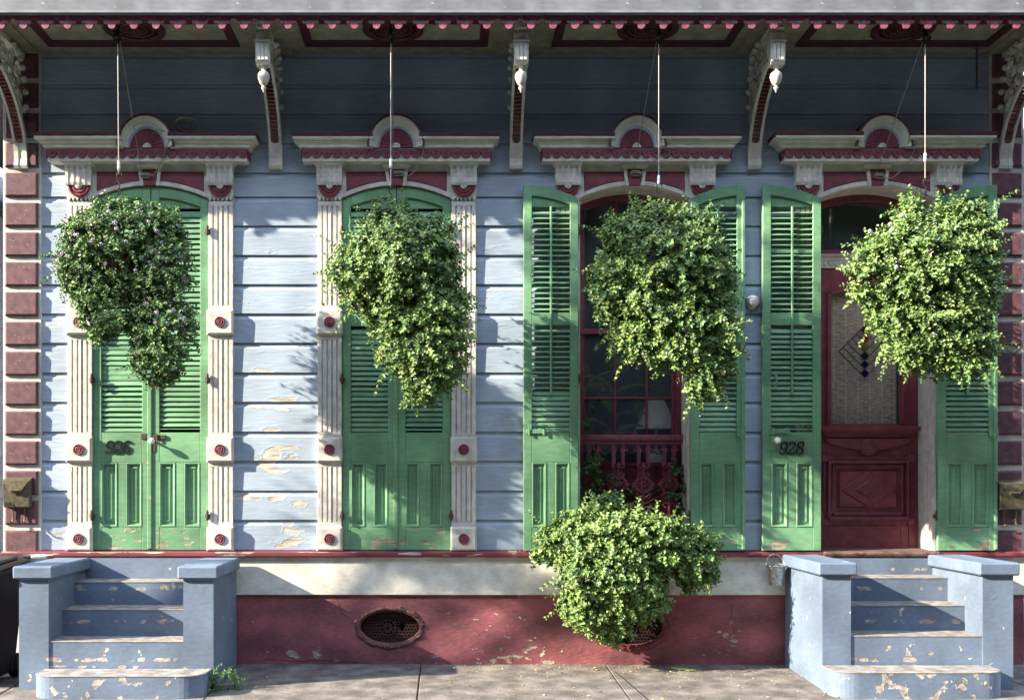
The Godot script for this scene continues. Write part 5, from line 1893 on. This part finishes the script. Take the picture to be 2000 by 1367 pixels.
	c = Vector3(X(1180, -0.1), V(1074), -0.10)
	o = thing("climbing_vine", "dark green vine climbing the iron railing of the tall window", "vine", c)
	foliage(o, bl, 130, big, M.leaf_house, Vector2i(1, 3), 0.07, Color(0.8, 0.85, 0.7), 0.05)
	stems(o, Vector3(X(1160, -0.1), V(1060), -0.1), bl, 22, M.stem)
	# -- weeds in the corner of the left steps
	for w in [[437.0, 1338.0, 0.93, "small weed tuft at the right foot of the left steps", 0.075], [408.0, 1335.0, 1.02, "low weed tuft tucked beside the lowest left step", 0.05]]:
		c = Vector3(X(w[0], w[2]), ground_y(w[2]), w[2])
		o = thing("weed", w[3], "weed", c, "weeds by the left steps")
		foliage(o, [[c + Vector3(0, 0.05, 0), Vector3(w[4], 0.06, 0.05)]], 55, leaf_mesh(0.03, 0.012), M.leaf_dark, Vector2i(2, 4), 0.06, Color(0.9, 1.0, 0.8), 0.1)
	# -- tall plant past the right corner
	c = Vector3(U(2035), 0, 0.35)
	o = thing("garden_plant", "broad leaved plant reaching in past the right corner of the house", "plant", c)
	st = S()
	tube(st, [c, c + Vector3(0.05, 1.5, 0), c + Vector3(0.02, 2.95, 0.02)], 0.018, 8, 0.010)
	wdone(st, o, "stem", M.stem)
	for l in [[2.93, PI * 0.97, 0.42, 0.12], [2.7, 0.4, 0.5, 0.14], [2.8, 1.7, 0.4, 0.13], [2.4, -0.6, 0.5, 0.14], [0.25, PI * 0.95, 0.3, 0.10], [0.2, 2.4, 0.25, 0.10], [0.3, 1.5, 0.3, 0.10], [0.12, PI * 1.1, 0.22, 0.09]]:
		st = S()
		var dir := Vector3(cos(l[1]), 0.15, sin(l[1]) * 0.5)
		big_leaf(st, c + Vector3(0.0, l[0], 0.0), dir.normalized(), l[2], l[3])
		wdone(st, o, "leaf", M.leaf_house)

func big_leaf(st: SurfaceTool, at: Vector3, dir: Vector3, long: float, wide: float):
	st.set_smooth_group(1)
	var side := dir.cross(Vector3.UP).normalized()
	var prev := []
	for i in 9:
		var t := i / 8.0
		var p := at + dir * long * t + Vector3(0, -long * 0.55 * t * t + 0.15 * long * t, 0)
		var w := wide * 0.5 * sin(PI * (0.06 + 0.94 * t) ** 0.8) + 0.004
		var row := [p - side * w + Vector3(0, w * 0.3, 0), p, p + side * w + Vector3(0, w * 0.3, 0)]
		if i > 0:
			for k in 2: quad(st, prev[k], prev[k + 1], row[k + 1], row[k])
		prev = row
	st.set_smooth_group(-1)

# =====================================================================================  ropes, boxes, lamp, bin ...
func small_things():
	ropes()
	# rope coil lying on the first hood
	var c := Vector3(X(362, 0.15), V(270), 0.15)
	var o := thing("rope_coil", "loose coil of pale rope lying on top of the leftmost window hood", "rope", c)
	var st := S()
	for k in 7:
		var line := []
		var r := rng.randf_range(0.045, 0.085)
		var tilt := rng.randf_range(0.5, 0.9)
		var off := Vector3(rng.randf_range(-0.02, 0.02), rng.randf_range(0.0, 0.02), rng.randf_range(-0.02, 0.02))
		for i in 17:
			var a := TAU * i / 16
			line.append(off + Vector3(cos(a) * r * 1.15, 0.05 + sin(a) * r * tilt, sin(a) * r * 0.55))
		tube(st, line, 0.005, 6)
	tube(st, [Vector3(-0.08, 0.03, 0.02), Vector3(-0.12, 0.05, 0.02), Vector3(-0.17, 0.0, 0.03), Vector3(-0.24, 0.02, 0.03)], 0.004, 6)
	done(st, o, "rope", M.cord)
	mailbox("tarnished bronze wall mailbox numbered 926 on the left corner board", 33.0, 925.0, true)
	mailbox("tarnished bronze wall mailbox on the right corner board beside the shutter", 1976.0, 930.0, false)
	# porch light
	c = Vector3(X(1470, 0.03), Y(590, 0.03), 0.024)
	o = thing("porch_light", "small round white porch light on the blue boards between two shutters", "lamp", c)
	st = S()
	lathe(st, [Vector2(0.064, 0.0), Vector2(0.066, 0.012), Vector2(0.055, 0.022), Vector2(0.050, 0.024), Vector2(0, 0.024)], 24, facing(Vector3.ZERO))
	done(st, o, "base_plate", M.lamp_metal)
	st = S()
	lathe(st, [Vector2(0.047, 0.022), Vector2(0.047, 0.05), Vector2(0.040, 0.075), Vector2(0.022, 0.09), Vector2(0, 0.094)], 20, facing(Vector3.ZERO))
	done(st, o, "globe", M.porcelain)
	st = S()
	for k in 3: tube(st, [Vector3(-0.05, -0.02 + k * 0.02, 0.03), Vector3(-0.03, -0.02 + k * 0.02, 0.09), Vector3(0.0, -0.02 + k * 0.02, 0.101), Vector3(0.03, -0.02 + k * 0.02, 0.09), Vector3(0.05, -0.02 + k * 0.02, 0.03)], 0.003, 5)
	done(st, o, "guard", M.lamp_metal)
	# bucket
	var d := 0.16
	c = Vector3(X(1516, d), Y(1143, d), d)
	o = thing("bucket", "small galvanized bucket hanging by the right steps on the cream skirting", "bucket", c)
	st = S()
	lathe(st, [Vector2(0, 0.0), Vector2(0.055, 0.0), Vector2(0.057, 0.004), Vector2(0.064, 0.06), Vector2(0.066, 0.063), Vector2(0.066, 0.068), Vector2(0.078, 0.158), Vector2(0.083, 0.160), Vector2(0.083, 0.166), Vector2(0.077, 0.166), Vector2(0.055, 0.01), Vector2(0, 0.01)], 24)
	done(st, o, "pail", M.zinc)
	st = S()
	var line := []
	for i in 11:
		var a := PI * i / 10
		line.append(Vector3(cos(a) * 0.08, 0.15 + sin(a) * 0.105, -sin(a) * 0.05))
	tube(st, line, 0.003, 5)
	tube(st, [Vector3(0, 0.255, -0.05), Vector3(0.0, 0.27, -0.09), Vector3(0.0, 0.265, -0.13)], 0.004, 5)
	done(st, o, "handle", M.zinc)
	# wheeled bin at the left
	c = Vector3(U(20), ground_y(0.85), 0.70)
	o = thing("wheeled_bin", "black plastic wheeled rubbish bin standing left of the left steps", "bin", c)
	st = S()
	for q in 4:
		pass
	var h0 := 0.22
	var h1 := 0.28
	var ring0 := [Vector3(-h0, 0.06, h0), Vector3(h0, 0.06, h0), Vector3(h0, 0.06, -h0), Vector3(-h0, 0.06, -h0)]
	var ring1 := [Vector3(-h1, 0.86, h1), Vector3(h1, 0.86, h1), Vector3(h1, 0.86, -h1), Vector3(-h1, 0.86, -h1)]
	for k in 4: quad(st, ring0[k], ring0[(k + 1) % 4], ring1[(k + 1) % 4], ring1[k])
	quad(st, ring0[3], ring0[2], ring0[1], ring0[0])
	soft_box(st, Vector3(h1 * 2 + 0.05, 0.05, h1 * 2 + 0.05), 0.012, Transform3D(Basis.IDENTITY, Vector3(0, 0.875, 0)))
	done(st, o, "body", M.bin_plastic)
	st = S()
	soft_box(st, Vector3(h1 * 2 + 0.07, 0.035, h1 * 2 + 0.06), 0.014, Transform3D(Basis(Vector3.RIGHT, 0.05), Vector3(0, 0.925, 0.0)))
	soft_box(st, Vector3(h1 * 2 - 0.05, 0.03, h1 * 2 - 0.1), 0.014, Transform3D(Basis(Vector3.RIGHT, 0.05), Vector3(0, 0.955, 0.0)))
	done(st, o, "lid", M.bin_lid)
	st = S()
	tube(st, [Vector3(-h1, 0.965, -h1 - 0.04), Vector3(h1 + 0.03, 0.965, -h1 - 0.04)], 0.016, 8)
	box(st, h1 - 0.04, h1, 0.86, 0.965, -h1 - 0.055, -h1 + 0.02, 0.004)
	box(st, -h1, -h1 + 0.04, 0.86, 0.965, -h1 - 0.055, -h1 + 0.02, 0.004)
	done(st, o, "handle", M.bin_plastic)
	for s: float in [-1.0, 1.0]:
		st = S()
		lathe(st, [Vector2(0, -0.025), Vector2(0.09, -0.025), Vector2(0.10, -0.015), Vector2(0.10, 0.015), Vector2(0.09, 0.025), Vector2(0, 0.025)], 18, Transform3D(Basis(Vector3.FORWARD, PI / 2), Vector3(s * 0.22, 0.10, -0.24)))
		done(st, o, "wheel", M.bin_plastic)
	st = S()
	var mk := Transform3D(Basis(Vector3(0, 1, 0), 0.0), Vector3(0.185, 0.70, h1 - 0.005))
	for k in 5:
		var a := PI / 2 + (k - 2) * 0.5
		var b := Vector2(cos(a), sin(a))
		var n := Vector2(-b.y, b.x)
		prism(st, PackedVector2Array([Vector2.ZERO, b * 0.04 + n * 0.008, b * (0.075 - absf(k - 2.0) * 0.012), b * 0.04 - n * 0.008]), 0.0, 0.002, 0.0, mk)
	box(st, -0.03, 0.035, -0.022, -0.014, 0.0, 0.002, 0.0, mk)
	prism(st, pts([-0.012, -0.012, 0.012, -0.012, 0.0, -0.05]), 0.0, 0.0021, 0.0, mk)
	for k in 9: box(st, -0.035 + k * 0.009, -0.030 + k * 0.009, -0.085, -0.072, 0.0, 0.002, 0.0, mk)
	done(st, o, "emblem", M.white_print)
	# pale tub between bin and steps
	c = Vector3(X(64, 0.22), 0.0, 0.22)
	o = thing("plastic_tub", "white plastic tub whose rim shows between black bin and left steps", "tub", c)
	st = S()
	lathe(st, [Vector2(0, 0.0), Vector2(0.075, 0.0), Vector2(0.098, 0.915), Vector2(0.104, 0.917), Vector2(0.104, 0.940), Vector2(0.095, 0.940), Vector2(0.072, 0.02), Vector2(0, 0.02)], 24)
	done(st, o, "tub", M.white_plastic)
	# chain from the soffit at the right
	c = Vector3(X(1909, 0.30), V(107), 0.30)
	o = thing("hanging_chain", "short black chain hanging from the soffit near the right corner", "chain", c)
	st = S()
	for i in 17:
		var y := -0.015 - i * 0.023
		var ring := []
		for q in 9:
			var a := TAU * q / 8
			ring.append(Vector3((cos(a) * 0.008 if i % 2 == 0 else 0.0), y + sin(a) * 0.016, (0.0 if i % 2 == 0 else cos(a) * 0.008)))
		tube(st, ring, 0.0028, 5)
	done(st, o, "links", M.iron_black)
	# scraps of leaf on the pavement
	var mm := MultiMesh.new()
	mm.transform_format = MultiMesh.TRANSFORM_3D
	mm.use_colors = true
	mm.mesh = leaf_mesh(0.030, 0.017, 0.12)
	mm.instance_count = 420
	for i in 420:
		var x := rng.randf_range(-4.0, 4.2)
		if rng.randf() < 0.6: x = rng.randfn(U(1230), 0.9)
		var z := rng.randf_range(0.03, 1.6) if rng.randf() < 0.6 else rng.randf_range(0.02, 0.4)
		var s := rng.randf_range(0.35, 1.0)
		var dir := Vector3(rng.randfn(), rng.randf_range(-0.1, 0.2), rng.randfn()).normalized()
		mm.set_instance_transform(i, Transform3D(turned_basis(dir, Vector3(rng.randfn() * 0.3, 1, rng.randfn() * 0.3), s), Vector3(x, ground_y(z) + 0.006, z)))
		var r := rng.randf()
		mm.set_instance_color(i, Color(1.3, 1.3, 0.9) if r < 0.6 else (Color(0.55, 0.42, 0.28) if r < 0.9 else Color(0.5, 0.2, 0.15)))
	var lt := MultiMeshInstance3D.new()
	lt.name = "leaf_litter"
	lt.multimesh = mm
	lt.material_override = M.litter
	add_child(lt, true)
	tag(lt, "scattered tiny fallen leaves and petals on the pavement", "leaf litter", "", "stuff")
	indoors()

func ropes():
	var d := HANG
	var list := [
		[229.0, 231.0, 322.0, 340.0, [[233, 80, d], [275, 334, 0.08]], [284.0, 341.0], [[300, 340, 0.11], [316, 310, 0.16], [333, 260, 0.22]], "leftmost"],
		[763.0, 763.0, 318.0, 366.0, [[765, 80, d], [768, 334, 0.08]], [778.0, 337.0], [[790, 345, 0.11], [806, 338, 0.13], [822, 310, 0.17], [832, 256, 0.22]], "second from left"],
		[1287.0, 1287.0, 350.0, 362.0, [[1283, 80, d], [1240, 322, 0.09]], [1241.0, 337.0], [[1250, 340, 0.11], [1280, 310, 0.17], [1307, 258, 0.22]], "third from left"],
		[1808.0, 1808.0, 306.0, 352.0, [[1803, 82, d], [1713, 336, 0.09]], [1717.0, 342.0], [[1726, 346, 0.11], [1745, 346, 0.12], [1775, 318, 0.16], [1797, 260, 0.22]], "rightmost"],
	]
	for q in list:
		var top := Vector3(X(q[0], d), V(107), d)
		var o := thing("hoist_rope", "taut white rope hanging from a soffit pulley to the %s basket" % q[7], "rope", top, "basket hoist ropes")
		var st := S()
		tube(st, [top + Vector3(0, 0, -0.02), top + Vector3(0, -0.10, -0.01)], 0.006, 6)
		box(st, top.x - 0.012, top.x + 0.012, top.y - 0.20, top.y - 0.09, d - 0.018, d + 0.018, 0.003)
		lathe(st, [Vector2(0, -0.012), Vector2(0.030, -0.012), Vector2(0.025, 0.0), Vector2(0.030, 0.012), Vector2(0, 0.012)], 14, Transform3D(Basis(Vector3.RIGHT, PI / 2), top + Vector3(0, -0.17, 0.03)))
		wdone(st, o, "pulley", M.iron_black)
		st = S()
		var e := Vector3(X(q[1], d), Y(q[3], d), d)
		tube(st, [top + Vector3(0, -0.19, 0.0), e], 0.0034, 6)
		wdone(st, o, "rope", M.rope)
		st = S()
		var yc := Y(q[2], d)
		lathe(st, [Vector2(0, -0.045), Vector2(0.009, -0.04), Vector2(0.013, -0.015), Vector2(0.009, -0.005), Vector2(0.013, 0.01), Vector2(0.010, 0.028), Vector2(0, 0.034)], 10, Transform3D(Basis.IDENTITY, Vector3(e.x, yc, d)))
		wdone(st, o, "knot", M.white_plastic)
		var k: Array = q[5]
		var base := Vector3(X(k[0], 0.07), Y(k[1], 0.07), 0.07)
		o = thing("tie_cord", "thin slack cord running from the %s pulley and knotted at the keystone" % q[7], "cord", base, "tie-off cords on the keystones")
		st = S()
		var w: Array = q[4]
		tube(st, [Vector3(X(w[0][0], w[0][2]), Y(w[0][1], w[0][2]), w[0][2]), Vector3(X(w[1][0], w[1][2]), Y(w[1][1], w[1][2]), w[1][2]), base + Vector3(-0.03, 0, 0.01)], 0.003, 5)
		for n in 4:
			var ln := []
			for i in 9:
				var a := TAU * i / 8
				ln.append(base + Vector3(cos(a) * rng.randf_range(0.035, 0.055), sin(a) * 0.012 - n * 0.006, 0.012 + sin(a) * 0.008))
			tube(st, ln, 0.0035, 5)
		var tail := [base + Vector3(0.03, -0.01, 0.02)]
		for v in q[6]: tail.append(Vector3(X(v[0], v[2]), Y(v[1], v[2]), v[2]))
		tube(st, smooth_line(tail), 0.0035, 5)
		wdone(st, o, "cord", M.cord)

func smooth_line(p: Array) -> Array:
	var cv := Curve3D.new()
	for i in p.size():
		var t: Vector3 = (p[mini(i + 1, p.size() - 1)] - p[maxi(i - 1, 0)]) * 0.17
		cv.add_point(p[i], -t, t)
	var out := []
	for i in 17: out.append(cv.sample_baked(cv.get_baked_length() * i / 16.0, true))
	return out

func mailbox(label: String, px: float, py: float, numbered: bool):
	var d := 0.10
	var c := Vector3(X(px, d), Y(py + 66, d), 0.062)
	var o := thing("mailbox", label, "mailbox", c, "bronze wall mailboxes")
	var w := 0.107
	var h := 0.245
	var st := S()
	along_x(st, pts([0.0, 0.0, 0.062, 0.0, 0.07, 0.008, 0.085, h - 0.03, 0.0, h]), -w, w, 0.003)
	done(st, o, "body", M.mailbox_bronze)
	st = S()
	# lid: a sloped top and a flap cut to a point
	along_x(st, pts([-0.001, h + 0.001, 0.0885, h - 0.029, 0.0905, h - 0.025, 0.0, h + 0.007]), -w - 0.006, w + 0.006)
	var lx := Transform3D(Basis(Vector3.RIGHT, -0.06), Vector3(0, h - 0.028, 0.0865))
	prism(st, pts([-w - 0.004, 0.0, -w * 0.5, -0.075, -w * 0.4, -0.095, w * 0.4, -0.095, w * 0.5, -0.075, w + 0.004, 0.0]), 0.0, 0.004, 0.001, lx)
	done(st, o, "lid", M.mailbox_bronze)
	st = S()
	soft_box(st, Vector3(0.085, 0.014, 0.016), 0.004, lx * Transform3D(Basis.IDENTITY, Vector3(0.0, -0.075, 0.014)))
	done(st, o, "handle", M.mailbox_bronze)
	for s: float in [-0.05, 0.05]:
		st = S()
		var line := [Vector3(s, 0.0, 0.015), Vector3(s, -0.09, 0.012), Vector3(s, -0.125, 0.02), Vector3(s, -0.135, 0.04), Vector3(s, -0.118, 0.055)]
		tube(st, line, 0.007, 6)
		done(st, o, "hook", M.mailbox_bronze)
	if numbered:
		digits(o, "926", Vector3(-0.063, 0.028, 0.0762), 0.034, M.iron_black, 0.002, "Droid Sans", 0.0)
		st = S()
		box(st, -0.103, -0.022, 0.008, 0.048, 0.0725, 0.0757)
		done(st, o, "number_plate", M.mailbox_bronze)

func indoors():
	# pleated lamp on a side table, seen through the window
	var d := -0.75
	var c := Vector3(X(1282, d), V(1075), d)
	var o := thing("side_table", "dark side table just inside the tall window", "table", c)
	var st := S()
	lathe(st, [Vector2(0, 0.56), Vector2(0.27, 0.56), Vector2(0.28, 0.575), Vector2(0.27, 0.59), Vector2(0, 0.59)], 28)
	done(st, o, "table_top", M.weathered_wood)
	st = S()
	lathe(st, [Vector2(0.16, 0.0), Vector2(0.14, 0.03), Vector2(0.03, 0.06), Vector2(0.025, 0.56)], 14)
	done(st, o, "leg", M.weathered_wood)
	o = thing("table_lamp", "table lamp with pleated white shade seen through the window glass", "lamp", c + Vector3(0, 0.59, 0))
	var y0 := Y(838, d) - c.y - 0.59
	var y1 := Y(782, d) - c.y - 0.59
	st = S()
	var n := 120
	for k in n:
		var a0 := TAU * k / n
		var a1 := TAU * (k + 1) / n
		var f0 := 1.0 + (0.02 if k % 2 == 0 else -0.02)
		var f1 := 1.0 + (0.02 if (k + 1) % 2 == 0 else -0.02)
		quad(st, Vector3(cos(a0) * 0.19 * f0, y0, -sin(a0) * 0.19 * f0), Vector3(cos(a1) * 0.19 * f1, y0, -sin(a1) * 0.19 * f1), Vector3(cos(a1) * 0.075 * f1, y1, -sin(a1) * 0.075 * f1), Vector3(cos(a0) * 0.075 * f0, y1, -sin(a0) * 0.075 * f0))
	done(st, o, "lamp_shade", M.shade_cloth)
	st = S()
	lathe(st, [Vector2(0, 0), Vector2(0.09, 0.0), Vector2(0.09, 0.02), Vector2(0.03, 0.04), Vector2(0.07, 0.12), Vector2(0.08, 0.2), Vector2(0.03, 0.28), Vector2(0.012, 0.3), Vector2(0.012, y0 + 0.1), Vector2(0, y0 + 0.1)], 20)
	done(st, o, "base", M.porcelain)
	# houseplants with long strap leaves
	for s in [[1195.0, -0.55, "big leaved houseplant standing inside the tall window beside the lamp", 0.0], [1150.0, -0.85, "second houseplant with drooping leaves behind the left panes", 1.0]]:
		d = s[1]
		c = Vector3(X(s[0], d), V(1075), d)
		o = thing("houseplant", s[2], "plant", c, "houseplants inside the window")
		st = S()
		lathe(st, [Vector2(0, 0), Vector2(0.12, 0.0), Vector2(0.16, 0.28), Vector2(0.17, 0.30), Vector2(0.15, 0.30), Vector2(0, 0.27)], 20)
		done(st, o, "pot", M.terracotta)
		st = S()
		tube(st, [Vector3(0, 0.25, 0), Vector3(0.02, 0.8, 0.02), Vector3(0, 1.45, 0)], 0.016, 7, 0.01)
		done(st, o, "stem", M.stem)
		for k in 12:
			var a := k * 2.4 + float(s[3])
			st = S()
			big_leaf(st, Vector3(0, 0.75 + k * 0.075, 0), Vector3(cos(a), 0.55, sin(a) * 0.8).normalized(), rng.randf_range(0.4, 0.6), 0.13)
			done(st, o, "leaf", M.leaf_house)
